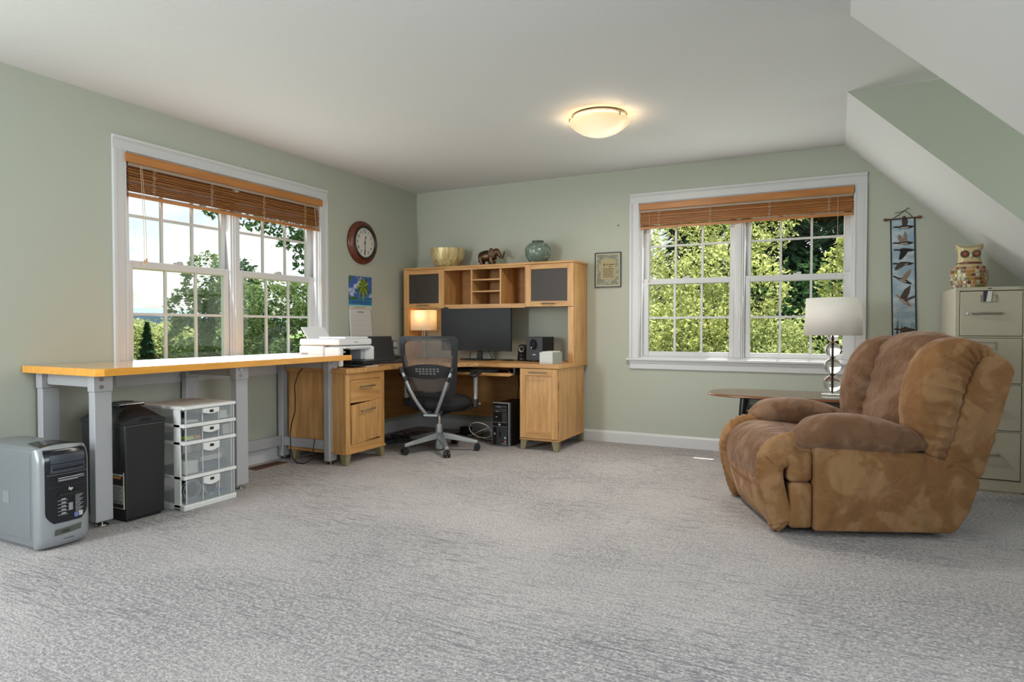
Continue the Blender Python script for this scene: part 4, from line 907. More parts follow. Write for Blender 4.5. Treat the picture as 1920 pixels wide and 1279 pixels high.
MB().box(1.335, -.30, .7447, 1.435, -.195, .752).build('base', M_BLACK, t, bevel=.003)
MB().lathe([(.022, -.003), (.029, -.006), (.032, -.002), (.032, .004), (.022, .004)], 32, (1.385, -.281, .857), axis='y', caps=False).build('ring', M_CHROME, t, smooth=True)
MB().lathe([(0, .004), (.012, .002), (.022, -.002), (.022, .004), (0, .006)], 28, (1.385, -.282, .857), axis='y').build('driver', mat('cone_grey', '3B3C3E', .5), t, smooth=True)
MB().lathe([(0, -.008), (.012, -.007), (.014, -.002), (.014, .004), (0, .004)], 20, (1.383, -.281, .795), axis='y').build('volume_knob', M_BLACK, t, smooth=True)
MB().box(1.37, -.2815, .762, 1.395, -.2805, .765).build('logo_plate', M_INKW, t)
thing1('cable_tangle', MB().tube([(1.31-.11*i/24 + .02*math.sin(i*1.1), -.30-.05*math.sin(i*.6), .7485+.004*abs(math.sin(i*.9))) for i in range(25)], .0035, 6), M_BLACK, 'short black speaker cable lying on the desk', 'cable', smooth=True)
t = thing('tissue_box', 'small pale grey open box at the front right of the desk', 'box', (1.80, -.56, .7445))
MB().box(1.742, -.660, .7447, 1.862, -.655, .845).build('front_side', mat('box_grey', 'C9CAC6', .5), t)
MB().box(1.742, -.4505, .7447, 1.862, -.4455, .845).build('back_side', MATS['box_grey'], t)
MB().box(1.742, -.655, .7447, 1.747, -.4505, .845).build('left_side', MATS['box_grey'], t)
MB().box(1.857, -.655, .7447, 1.862, -.4505, .845).build('right_side', mat('box_grey_shade', '8E968C', .6), t)  # shade of this side is put into a darker grey
MB().box(1.747, -.655, .7447, 1.857, -.4505, .749).build('bottom', MATS['box_grey'], t)
MB().box(1.76, -.648, .749, 1.850, -.46, .852).build('paper_slips', MATS['paper'], t)
MB().box(1.742, -.6612, .7447, 1.862, -.660, .762).build('front_label', mat('label_lilac', 'B9B0A8', .5), t)
t = thing('keyboard', 'black keyboard on the pull out tray of the desk', 'keyboard', (1.13, -.60, .6585))
MB().prism([(-.745, .6587), (-.60, .6587), (-.60, .680), (-.745, .671)], 'x', .92, 1.36).build('case', M_BLACK, t, bevel=.003)
kp = MB().box(-.007, -.007, 0, .007, .007, .007).build('key', mat('key_black', '26272A', .5), t, w=False, bevel=.001, seg=1)
kp.location = (.935-1.13, -.733+.60, .0145)
for r_ in range(6):
    for c_ in range(23):
        if r_ or c_:
            dup(kp, t, location=(.935+.0182*c_-1.13, -.733+.0225*r_+.60, .0145+.0014*r_))
t = thing('computer_mouse', 'black computer mouse at the right of the keyboard tray', 'mouse', (1.45, -.62, .6585))
MB().grid(lambda u, v: (1.45 + .032*math.cos(2*PI*u)*math.sin(PI*(.5*v+.0)), -.62 + .055*math.sin(2*PI*u)*math.sin(PI*.5*v), .6587 + .034*math.cos(PI*.5*v)**.7), 24, 10, cu=True).build('shell', M_BLACKG, t, smooth=True)
MB().cyl((1.446, -.655, .685), (1.454, -.655, .685), .009, n=14).build('wheel', M_BLACK, t, smooth=True)
# ---- desk lamp
M_SHADE = leaf_mat('linen_shade', ['EFE6D6', 'EFE6D6'], .55)
t = thing('desk_lamp', 'lit square white desk lamp under the left hutch door', 'lamp', (.252, -.235, .7445))
cx, cy = .252, -.245
def drum(m, c, w0, w1, d0, d1, z0, z1):
    vs = [(c[0]-w0, c[1]-d0, z0), (c[0]+w0, c[1]-d0, z0), (c[0]+w0, c[1]+d0, z0), (c[0]-w0, c[1]+d0, z0), (c[0]-w1, c[1]-d1, z1), (c[0]+w1, c[1]-d1, z1), (c[0]+w1, c[1]+d1, z1), (c[0]-w1, c[1]+d1, z1)]
    return m.add(vs, [(0, 1, 5, 4), (1, 2, 6, 5), (2, 3, 7, 6), (3, 0, 4, 7)])
sh = drum(MB(), (cx, cy), .112, .112, .072, .072, 1.030, 1.236).build('shade', M_SHADE, t, recalc=False)
for x in (-.012, .012): MB().cyl((cx+x, cy, .757), (cx+x, cy, 1.15), .005, n=10).build('stem', M_NICK, t, smooth=True)
MB().box(cx-.06, cy-.05, .7447, cx+.06, cy+.05, .757).build('base', M_NICK, t, bevel=.003)
MB().lathe([(0, 0), (.014, .005), (.026, .035), (.02, .06), (.012, .075), (0, .076)], 16, (cx, cy, 1.085)).build('bulb', mat('bulb_glow', 'FFE2B0', .5, **{'Emission Color': lin('FFC878'), 'Emission Strength': 3.0}), t, smooth=True)
lo = lamp('desk_lamp_light', 'POINT', (cx, cy, 1.19), (0, 0, 0), 0.9, (1.0, .66, .32), shadow_soft_size=.03); lo.parent = t; lo.location = (0, -.01, 1.19-.7445)
# ---- laptop
t = thing('laptop', 'open black laptop on the desk beside the printer', 'laptop', (.44, -1.13, .7445), R(-24))
lb = MB().box(-.12, -.175, .0002, .12, .175, .020).build('base', M_BLACK, t, w=False, bevel=.004)
MB().box(-.06, -.155, .0202, .06, .155, .0212).build('keyboard_deck', mat('key_black', '26272A', .5), lb, w=False)
MB().box(.065, -.05, .0202, .112, .05, .0208).build('touchpad', mat('pad_grey', '303236', .35), lb, w=False)
mm = MB().box(-.006, -.175, .0, .004, .175, .228).xf(Matrix.Translation((-.118, 0, .018)) @ Matrix.Rotation(R(-18), 4, 'Y'))
ls = mm.build('screen_lid', M_BLACK, t, w=False, bevel=.003)
MB().box(.0042, -.165, .012, .0050, .165, .220).xf(Matrix.Translation((-.118, 0, .018)) @ Matrix.Rotation(R(-18), 4, 'Y')).build('display', M_SCREEN, ls, w=False)
# ---- cordless phone
t = thing('cordless_phone', 'black cordless phone standing in its base on the desk', 'phone', (.37, -.87, .7445), R(-35))
MB().prism([(-.05, 0), (.06, 0), (.05, .022), (.0, .045), (-.04, .05)], 'y', -.055, .055).build('base', M_BLACK, t, w=False, bevel=.005)
mm = MB().box(-.012, -.024, .0, .012, .024, .165).xf(Matrix.Translation((.0, 0, .035)) @ Matrix.Rotation(R(-14), 4, 'Y')); hs = mm.build('handset', M_BLACKG, t, w=False, bevel=.006)
k0 = MB().box(.0122, -.006, -.003, .0140, .006, .003).xf(Matrix.Rotation(R(-14), 4, 'Y')).build('key', mat('phone_key', 'B9BCC0', .5), hs, w=False)
q0 = True
for r_ in range(4):
    for c_ in range(3):
        p = Matrix.Rotation(R(-14), 3, 'Y') @ Vector((0, -.014+.014*c_, .03+.014*r_)) + Vector((0, 0, .035))
        if q0: k0.location = p; q0 = False
        else: dup(k0, hs, location=p)
MB().box(.0122, -.018, .10, .0136, .018, .14).xf(Matrix.Translation((.0, 0, .035)) @ Matrix.Rotation(R(-14), 4, 'Y')).build('display', mat('phone_lcd', '6A7568', .3), hs, w=False)
# ---- printer
M_PRW = mat('printer_white', 'E3E4E6', .35); M_PRG = mat('printer_grey', 'B6B9BE', .4)
t = thing('printer', 'white all in one inkjet printer on the left end of the desk', 'printer', (.36, -1.65, .7445))
x0, x1, y0, y1 = .155, .585, -1.865, -1.435
body = MB().box(x0, y0, .750, x1-.165, y1, .915).build('body', M_PRW, t, bevel=.018, seg=3)
MB().box(x1-.16, y0, .750, x1, y0+.05, .905).build('front_cheek', M_PRW, t, bevel=.014, seg=3)
MB().box(x1-.16, y1-.115, .790, x1-.005, y1, .905).build('front_cheek', M_PRW, t, bevel=.014, seg=3)
MB().box(x1-.13, y1-.165, .800, x1-.012, y1-.115, .885).build('cartridge_cover', M_PRG, t, bevel=.004)
MB().box(x1-.164, y0+.05, .767, x1-.150, y1-.115, .8925).build('output_cavity', M_BLACKG, t)
MB().box(x1-.10, y0+.055, .8605, x1-.03, y0+.10, .872).build('cavity_label', M_PRW, t)
MB().box(x1-.16, y0+.05, .893, x1+.012, y1-.06, .912).build('control_panel', M_PRW, t, bevel=.004)
MB().prism([(y0+.10, .884), (y1-.08, .884), (y1-.10, .893), (y0+.12, .893)], 'x', x1-.10, x1+.022).build('panel_lip', M_PRG, t, bevel=.002)
MB().box(x0+.01, y0-.002, .918, x1-.004, y1-.035, .968).build('scanner_lid', M_PRW, t, bevel=.012, seg=3)
MB().box(x0+.12, y0+.10, .9685, x1-.03, y1-.05, .984).build('document_feeder', M_PRW, t, bevel=.006)
mm = MB().box(-.004, -.13, 0, .004, .13, .135).xf(Matrix.Translation((x0+.075, -1.70, .955)) @ Matrix.Rotation(R(-38), 4, 'Y')); mm.build('paper_support', M_PRW, t, bevel=.003)
MB().box(x1-.16, y0+.06, .752, x1+.085, y1-.13, .766).build('output_tray', M_BLACK, t, bevel=.003)
MB().box(x1-.02, y0+.16, .767, x1+.10, y1-.04, .795).build('paper_cassette', mat('cassette_black', '26272B', .4), t, bevel=.006)
MB().box(x1+.02, y0+.20, .7447, x1+.095, y1-.08, .7518).build('paper_sheets', MATS['paper'], t)
MB().box(x0+.03, y0-.0035, .842, x0+.10, y0-.0015, .858).build('grip_recess', mat('recess_grey', '9DA0A4', .5), t)
MB().box(x1-.0035, -1.69, .940, x1-.0028, -1.655, .9455).build('logo_plate', mat('logo_grey', '6A6D72', .5), t)
for p in ((x0+.03, y0+.03), (x0+.03, y1-.03), (x1-.05, y0+.03), (x1-.05, y1-.03)): MB().cyl((p[0], p[1], .7447), (p[0], p[1], .7505), .012, n=10).build('foot', M_BLACK, t)
thing1('white_adapter', MB().box(.12, -1.905, .7447, .40, -1.872, .772), M_WHITEP, 'slim white block under the workbench edge beside the printer', 'adapter', bevel=.004)

# ------------------------------------------------------------------ black tower under the desk
t = thing('computer_tower', 'black desktop computer tower with silver edge standing under the desk', 'computer', (1.38, -.45, 0), 0)
x0, x1, y0, y1 = 1.285, 1.452, -.672, -.27
MB().box(x0+.003, y0+.035, .004, x1-.003, y1, .385).build('case', M_BLACK, t, bevel=.003)
MB().box(x0, y0, .004, x1, y0+.036, .392).build('front_frame', M_SILVF, t, bevel=.006)
fp = MB().box(x0+.006, y0-.003, .012, x1-.006, y0+.001, .386).build('front_panel', M_BLACKG, t, bevel=.0015)
for z0, z1 in ((.345, .368), (.308, .340)): MB().box(x0+.015, y0-.0055, z0, x1-.018, y0-.003, z1).build('drive_bay', mat('bay_black', '2A2A2C', .35), fp, bevel=.001, seg=1)
MB().box(x0+.10, y0-.0055, .222, x1-.018, y0-.003, .302).build('drive_bay', MATS['bay_black'], fp)
for z in (.214, .176): MB().box(x0+.012, y0-.0050, z, x1-.016, y0-.003, z+.005).build('trim_line', M_CHROME, fp)
text_mesh('logo', 'hp', .022, M_INKW, fp, frame_M(((x0+x1)/2-.01, y0-.0045, .198), (1, 0, 0), (0, 0, 1)), shear=.2, bold=.0008)
MB().box(x0+.045, y0-.0055, .02, x1-.014, y0-.003, .170).build('lower_door', MATS['bay_black'], fp, bevel=.001, seg=1)
MB().prism([(x0+.075, .075), (x0+.088, .09), (x0+.088, .125), (x0+.075, .145), (x0+.070, .11)], 'y', y0-.0062, y0-.0056).build('grip', M_BLACKG, fp)
for z in (.105, .115): MB().box(x0+.018, y0-.0045, z, x0+.032, y0-.003, z+.004).build('port', M_INKW, fp)
MB().box(x1-.045, y0-.0066, .072, x1-.028, y0-.0056, .090).build('sticker', mat('sticker_pale_blue', '8FB4C4', .4), fp)
MB().cyl((x1-.036, y0-.0056, .048), (x1-.036, y0-.0068, .048), .010, n=16).build('sticker', mat('sticker_red', 'B05A5E', .4), fp)
MB().box(x1-.072, y0-.0064, .026, x1-.022, y0-.0056, .029).build('printed_line', M_INKW, fp)
for z, w_ in ((.352, .05), (.312, .03), (.262, .02)): MB().box(x0+.035, y0-.0062, z, x0+.035+w_, y0-.0056, z+.003).build('printed_line', M_INKW, fp)

# ------------------------------------------------------------------ cables under the desk
M_CBL = mat('black_cable', '17171A', .5)
rg = random.Random(5)
def wander(seed, x0, y0, x1, y1, n=18, amp=.06, lift=.04):
    g = random.Random(seed); pts = []
    ph = [g.uniform(0, 6) for _ in range(4)]
    for i in range(n*3+1):
        s = i/(n*3); e = math.sin(PI*s)
        pts.append((x0+(x1-x0)*s + amp*e*math.sin(7*s+ph[0]) , y0+(y1-y0)*s + amp*e*math.sin(9*s+ph[1]), .006+lift*e*abs(math.sin(6*s+ph[2]))))
    return pts
for k, (a, lab) in enumerate([((.20, -1.35, .62, -.55), 'black cable looping highest in the tangle beside the drawer pedestal'), ((.30, -1.42, .80, -.40), 'long black cable crossing the carpet behind the chair base'), ((.18, -1.10, .55, -.35), 'black cable lying along the left wall under the desk'), ((.62, -1.46, .36, -.80), 'black cable curling out in front of the drawer pedestal'), ((.55, -.30, 1.28, -.50), 'black cable running along the back wall to the black tower'), ((.30, -.70, .95, -.22), 'black cable in the corner under the desk')]):
    thing1('power_cable', MB().tube(wander(70+k, *a, amp=.09, lift=.07 if k < 3 else .03), .0045, 6), M_CBL, lab, 'cable', smooth=True)
thing1('network_cable', MB().tube([(.80, -.34, .006), (.92, -.42, .03), (1.02, -.50, .075), (1.12, -.55, .115)] + [(1.10+.118*math.cos(2*PI*i/24+.5), -.56-.05*math.sin(2*PI*i/24+.5), .098+.078*math.sin(2*PI*i/24+.5)+.012) for i in range(25)] + [(1.19, -.50, .02), (1.05, -.42, .006)], .0048, 6), mat('cream_cable', 'C9C2B4', .5), 'loose ring of cream network cable under the desk', 'cable', smooth=True)
t = thing('power_strip', 'dark power strip with a plugged adapter on the carpet under the desk', 'power strip', (.42, -.95, 0), R(72))
MB().box(-.17, -.03, .001, .17, .03, .035).build('body', mat('strip_grey', '3A3D42', .5), t, w=False, bevel=.006)
for k in range(3): MB().box(-.13+.1*k, -.024, .0352, -.06+.1*k, .024, .075 if k == 1 else .06).build('plug_adapter', M_BLACK, t, w=False, bevel=.005)
thing1('power_adapter', MB().box(.70, -.28, .001, .80, -.20, .075), M_BLACK, 'bulky black power adapter on the carpet below the back wall', 'adapter', bevel=.008)
thing1('cable_toggle', MB().lathe([(0, 0), (.014, .003), (.020, .010), (.014, .017), (0, .020)], 14, (1.105, -.60, .352)), M_WHITEP, 'small white cord toggle hanging below the keyboard tray', 'cord toggle', smooth=True)
thing1('blue_cable_bundle', MB().tube([(1.18+.05*math.cos(i*.55), -.34+.045*math.sin(i*.55), .006+.0013*i) for i in range(46)], .004, 6), mat('teal_cable', '2E4F5E', .5), 'dark teal bundle of cable beside the black tower', 'cable', smooth=True)
thing1('tower_cable', MB().tube([(1.262, -.68, .128), (1.20, -.64, .11), (1.10, -.52, .05), (1.0, -.42, .01)], .004, 6), M_CBL, 'black cable plugged into the front of the black tower', 'cable', smooth=True)
thing1('hanging_cable', MB().tube([(1.27, -.125, .70), (1.275, -.13, .60), (1.30, -.16, .50), (1.33, -.25, .43), (1.345, -.262, .32)], .004, 6), M_CBL, 'black cable hanging behind the desk down to the black tower', 'cable', smooth=True)
thing1('black_power_cable', MB().tube([(.30, -1.965, .74), (.27, -1.985, .70), (.235, -1.99, .60), (.25, -1.995, .50), (.24, -1.99, .40), (.20, -1.99, .30), (.185, -1.99, .22), (.20, -2.0, .12), (.24, -2.02, .04), (.30, -2.03, .006), (.36, -2.02, .006), (.42, -1.995, .04), (.43, -1.99, .13), (.425, -1.97, .20)], .0042, 6), M_CBL, 'black cord dropping from the printer behind the workbench leg', 'cable', smooth=True)

# ------------------------------------------------------------------ office chair  (local: X right, Y forward, Z up)
M_MESHB = bpy.data.materials.new('chair_mesh'); M_MESHB.use_nodes = True
n = M_MESHB.node_tree; n.nodes.clear(); o_ = n.nodes.new('ShaderNodeOutputMaterial'); tr = n.nodes.new('ShaderNodeBsdfTransparent'); pr = n.nodes.new('ShaderNodeBsdfPrincipled'); x_ = n.nodes.new('ShaderNodeMixShader')
pr.inputs['Base Color'].default_value = lin('6A6562'); pr.inputs['Roughness'].default_value = .7
tc_ = n.nodes.new('ShaderNodeTexCoord'); wv = n.nodes.new('ShaderNodeTexWave'); wv.inputs['Scale'].default_value = 42; wv.inputs['Distortion'].default_value = 2.0; wv.bands_direction = 'DIAGONAL'
rp = n.nodes.new('ShaderNodeValToRGB'); rp.color_ramp.elements[0].color = (.36, .36, .36, 1); rp.color_ramp.elements[1].color = (.74, .74, .74, 1)
n.links.new(tc_.outputs['Object'], wv.inputs['Vector']); n.links.new(wv.outputs['Fac'], rp.inputs[0]); n.links.new(rp.outputs[0], x_.inputs[0])
n.links.new(tr.outputs[0], x_.inputs[1]); n.links.new(pr.outputs[0], x_.inputs[2]); n.links.new(x_.outputs[0], o_.inputs[0])
M_CHF = mat('chair_frame_black', '222326', .5); M_ALU = mat('chair_silver', 'A7A9AC', .35, .55); M_SEAT = mat('chair_seat_fabric', '1A1A1C', .9, bump=(400, .2, (1, 1, 1)))
t = thing('office_chair', 'black mesh back office chair with silver arms and five star base', 'office chair', (.985, -1.075, 0), R(15.5))
K = dict(w=False)
for k in range(5):
    a = R(242.0 - 15.5 + 72*k); d = Vector((math.cos(a), math.sin(a), 0)); nrm = Vector((-d.y, d.x, 0))
    m = MB(); sec = []
    for s, z, w_, h in ((.03, .135, .030, .055), (.12, .120, .026, .048), (.24, .095, .021, .036), (.330, .078, .017, .026)):
        c = d*s + Vector((0, 0, z)); sec.append([c - nrm*w_ - Vector((0, 0, h/2)), c + nrm*w_ - Vector((0, 0, h/2)), c + nrm*w_*.8 + Vector((0, 0, h/2)), c - nrm*w_*.8 + Vector((0, 0, h/2))])
    vs = [p for q in sec for p in q]; fs = [(0, 3, 2, 1), (12, 13, 14, 15)]
    for i in range(3):
        for j in range(4): fs.append((4*i+j, 4*i+(j+1) % 4, 4*i+4+(j+1) % 4, 4*i+4+j))
    m.add(vs, fs); arm = m.build('base_arm', M_ALU, t, bevel=.005, seg=2, **K)
    c = d*.325
    m = MB()
    for s in (-1, 1): m.cyl(c + nrm*s*.008 + Vector((0, 0, .0275)), c + nrm*s*.026 + Vector((0, 0, .0275)), .027, n=20)
    m.cyl(c + Vector((0, 0, .0275)) - nrm*.009, c + Vector((0, 0, .0275)) + nrm*.009, .012, n=12)
    m.obox(c + Vector((0, 0, .050)), (.03, .03, .022)); m.build('caster', M_BLACK, arm, smooth=True, **K)
MB().lathe([(.034, .02), (.034, .15), (.030, .235), (.0, .235)], 24).build('column', M_ALU, t, smooth=True, **K)
MB().lathe([(.016, .235), (.016, .33), (.0, .33)], 16).build('gas_lift', M_CHROME, t, smooth=True, **K)
MB().box(-.07, -.13, .315, .07, .12, .365).build('tilt_mechanism', M_BLACK, t, bevel=.008, **K)
def seat_fn(u, v):
    a = 2*PI*u; ex = 2.6
    ca, sa = math.cos(a), math.sin(a); x = .268*math.copysign(abs(ca)**(2/ex), ca); y = .02 + .245*math.copysign(abs(sa)**(2/ex), sa)
    p = PI*(v-.5); r = math.cos(p)**.5 if math.cos(p) > 0 else 0
    return (x*r, y*r + .02*(1-r), .420 + .062*math.sin(p))
MB().grid(seat_fn, 40, 14, cu=True).build('seat', M_SEAT, t, smooth=True, ang=80, **K)
# back frame: rounded trapezoid ring, mesh inside, lumbar bar with holes
def bk(x, z):     # curved back surface: y as a function of x, z (bottom z=.48, top .99)
    tt = (z-.48)/.51
    return -.232 - .10*tt + .05*math.sin(PI*tt)*0 + .055*(x/.25)**2 - .035*math.sin(PI*tt)
def hwid(z): tt = (z-.48)/.51; return .206 + .048*tt
def ring(inset, z0, z1):
    pts = []; n_ = 12
    cs = [(1, z1), (-1, z1), (-1, z0), (1, z0)]; r_ = .045
    for k, (sx, zz_) in enumerate(cs):
        cz = zz_ - r_ if zz_ == z1 else zz_ + r_
        for i in range(n_+1):
            a = R([0, 90, 180, 270][k] + 90*i/n_)
            z = cz + (r_)*math.sin(a); hw_ = hwid(z) - inset
            x = sx*(hw_ - r_) + r_*math.cos(a)
            pts.append((x, z))
        # straight parts are implied
    return pts
outer = ring(0, .485, .990); inner = ring(.042, .535, .950)
m = MB(); N = len(outer)
def P3(p, dy): return (p[0], bk(p[0], p[1]) + dy, p[1])
vs = [P3(p, -.014) for p in outer] + [P3(p, -.012) for p in inner] + [P3(p, .012) for p in inner] + [P3(p, .010) for p in outer]
m.add(vs, [(a*N+i, a*N+(i+1) % N, ((a+1) % 4)*N+(i+1) % N, ((a+1) % 4)*N+i) for a in range(4) for i in range(N)])
m.build('back_frame', M_CHF, t, smooth=True, ang=40, **K)
def meshsurf(z0, z1, nm, dy=0):
    g = MB().grid(lambda u, v: (lambda z: (lambda x: (x, bk(x, z)+dy, z))((2*u-1)*(hwid(z)-.030)))(z0+(z1-z0)*v), 25, 15)
    return g.build(nm, M_MESHB, t, smooth=True, **K)
meshsurf(.525, .968, 'mesh_panel')
lum = MB()
def lumz(u, top): c = 1-(2*u-1)**2; return .700 + (.028 + .034*c if top else -.030 - .030*c)
lum.grid(lambda u, v: (lambda x, z: (x, bk(x, z)-.012, z))((2*u-1)*.205, lumz(u, False) + (lumz(u, True)-lumz(u, False))*v), 21, 7)
lum.grid(lambda u, v: (lambda x, z: (x, bk(x, z)+.006, z))((2*u-1)*.205, lumz(u, False) + (lumz(u, True)-lumz(u, False))*v), 21, 7)
lb_ = lum.build('lumbar_support', M_CHF, t, smooth=True, **K)
h0 = None
for r_ in range(3):
    for c_ in range(7 if r_ < 2 else 5):
        x = (c_ - (3 if r_ < 2 else 2))*.030; z = .722 - .019*r_
        mm = MB().box(-.0095, -.0008, -.0055, .0095, .0008, .0055)
        if h0 is None: h0 = mm.build('vent_opening', mat('vent_grey', '6B6A68', .6), lb_, w=False); h0.location = (x, bk(x, z)-.0135, z)
        else: dup(h0, lb_, location=(x, bk(x, z)-.0135, z))
MB().grid(lambda u, v: (lambda x, z: (x, bk(x, z)-.004, z))((2*u-1)*.19, .495+.03*v), 15, 3).build('lower_band', M_CHF, t, smooth=True, **K)
# V shaped silver spine
for s in (-1, 1):
    pts = [(s*.222, -.325, .735), (s*.205, -.328, .690), (s*.180, -.330, .640), (s*.150, -.322, .560), (s*.115, -.300, .480), (s*.075, -.262, .400), (s*.045, -.225, .350), (s*.03, -.16, .338)]
    MB().tube(pts, [.012, .013, .014, .014, .014, .014, .015, .015], 12).build('spine', M_ALU, t, smooth=True, **K)
    for (a, b) in ((0, 1), (1.6, 2.2)):
        def at_(q): i = int(q); f = q-i; return Vector(pts[i]).lerp(Vector(pts[min(i+1, 7)]), f)
        MB().cyl(at_(a), at_(b), .019, n=14).build('spine_clamp', M_BLACK, t, smooth=True, **K)
    # arms
    x = s*.312
    MB().box(x-.02, .015, .375, x+.02, .075, .45).build('arm_bracket', M_BLACK, t, bevel=.012, seg=3, **K)
    MB().tube([(s*.10, .045, .345), (s*.22, .045, .355), (x, .045, .40)], .018, 10).build('arm_strut', M_BLACK, t, smooth=True, **K)
    MB().box(x-.014, .020, .44, x+.014, .070, .655).build('arm_post', M_ALU, t, bevel=.006, seg=2, **K)
    MB().grid(lambda u, v: (lambda a, p: (x + .042*math.copysign(abs(math.cos(a))**.7, math.cos(a))*math.cos(p)**.4, .045 + .125*math.copysign(abs(math.sin(a))**.7, math.sin(a))*math.cos(p)**.4, .672 + .020*math.sin(p) - .02*max(0, -math.sin(a))))(2*PI*u, PI*(v-.5)*.999), 28, 9, cu=True).build('arm_pad', M_BLACK, t, smooth=True, ang=80, **K)
MB().box(-.06, -.25, .325, .06, -.14, .345).build('spine_bracket', M_ALU, t, bevel=.006, **K)
# ================================================================== recliner  (local: X forward, Y towards the viewer's side, Z up)
def suede(name, cols):
    m = bpy.data.materials.new(name); m.use_nodes = True; n = m.node_tree; b = n.nodes['Principled BSDF']
    b.inputs['Roughness'].default_value = .85; b.inputs['Specular IOR Level'].default_value = .15
    b.inputs['Sheen Weight'].default_value = .45; b.inputs['Sheen Roughness'].default_value = .4; b.inputs['Sheen Tint'].default_value = lin('C8B0A6')
    tc = n.nodes.new('ShaderNodeTexCoord')
    def noise(sc, det, dist=0.0):
        t = n.nodes.new('ShaderNodeTexNoise'); t.inputs['Scale'].default_value = sc; t.inputs['Detail'].default_value = det; t.inputs['Distortion'].default_value = dist
        n.links.new(tc.outputs['Object'], t.inputs['Vector']); return t.outputs['Fac']
    r = n.nodes.new('ShaderNodeValToRGB'); e = r.color_ramp.elements; e.new(.5)
    for i, (p, c) in enumerate(zip((.43, .50, .55), cols)): e[i].position = p; e[i].color = lin(c)
    n.links.new(noise(5.0, 5, .6), r.inputs[0])
    r2 = n.nodes.new('ShaderNodeValToRGB'); r2.color_ramp.elements[0].position = .35; r2.color_ramp.elements[1].position = .7
    r2.color_ramp.elements[0].color = (.90, .89, .90, 1); r2.color_ramp.elements[1].color = (1.08, 1.05, 1.02, 1)
    n.links.new(noise(1.6, 2), r2.inputs[0])
    mx_ = n.nodes.new('ShaderNodeMix'); mx_.data_type = 'RGBA'; mx_.blend_type = 'MULTIPLY'; mx_.inputs[0].default_value = 1
    n.links.new(r.outputs[0], mx_.inputs[6]); n.links.new(r2.outputs[0], mx_.inputs[7]); n.links.new(mx_.outputs[2], b.inputs['Base Color'])
    bp = n.nodes.new('ShaderNodeBump'); bp.inputs['Strength'].default_value = .6; bp.inputs['Distance'].default_value = .025
    wv = n.nodes.new('ShaderNodeTexWave'); wv.inputs['Scale'].default_value = 2.2; wv.inputs['Distortion'].default_value = 9; wv.inputs['Detail'].default_value = 3; wv.inputs['Detail Scale'].default_value = 1.6
    n.links.new(tc.outputs['Object'], wv.inputs['Vector'])
    ad = n.nodes.new('ShaderNodeMath'); ad.operation = 'MULTIPLY_ADD'; ad.inputs[1].default_value = .55; n.links.new(wv.outputs['Fac'], ad.inputs[0]); n.links.new(noise(9, 3, .8), ad.inputs[2])
    n.links.new(ad.outputs[0], bp.inputs['Height']); n.links.new(bp.outputs[0], b.inputs['Normal'])
    return m
M_SU = suede('brown_microsuede', ('86613E', '8C6744', '9A7754')); M_SUW = suede('worn_microsuede', ('745640', '7A5C46', '856954')); M_SEAM = mat('recliner_dark_gap', '1E1610', .9)
t = thing('recliner', 'large brown microsuede recliner armchair with overstuffed back and arms', 'recliner', (3.94, -2.157, 0), math.atan2(-.400, -.9165))
K = dict(w=False); WID = .905
def side(y0, y1):
    poly = [(-.004, .030), (-.004, .455), (-.03, .480), (-.30, .455), (-.55, .425), (-.67, .385), (-.750, .350), (-.802, .300), (-.806, .275), (-.755, .130), (-.700, .045), (-.670, .030)]
    return MB().prism(poly, 'y', y0, y1).build('side_panel', M_SU, t, bevel=.018, seg=3, smooth=True, ang=50, **K)
side(-.17, 0); side(-WID, -WID+.17)
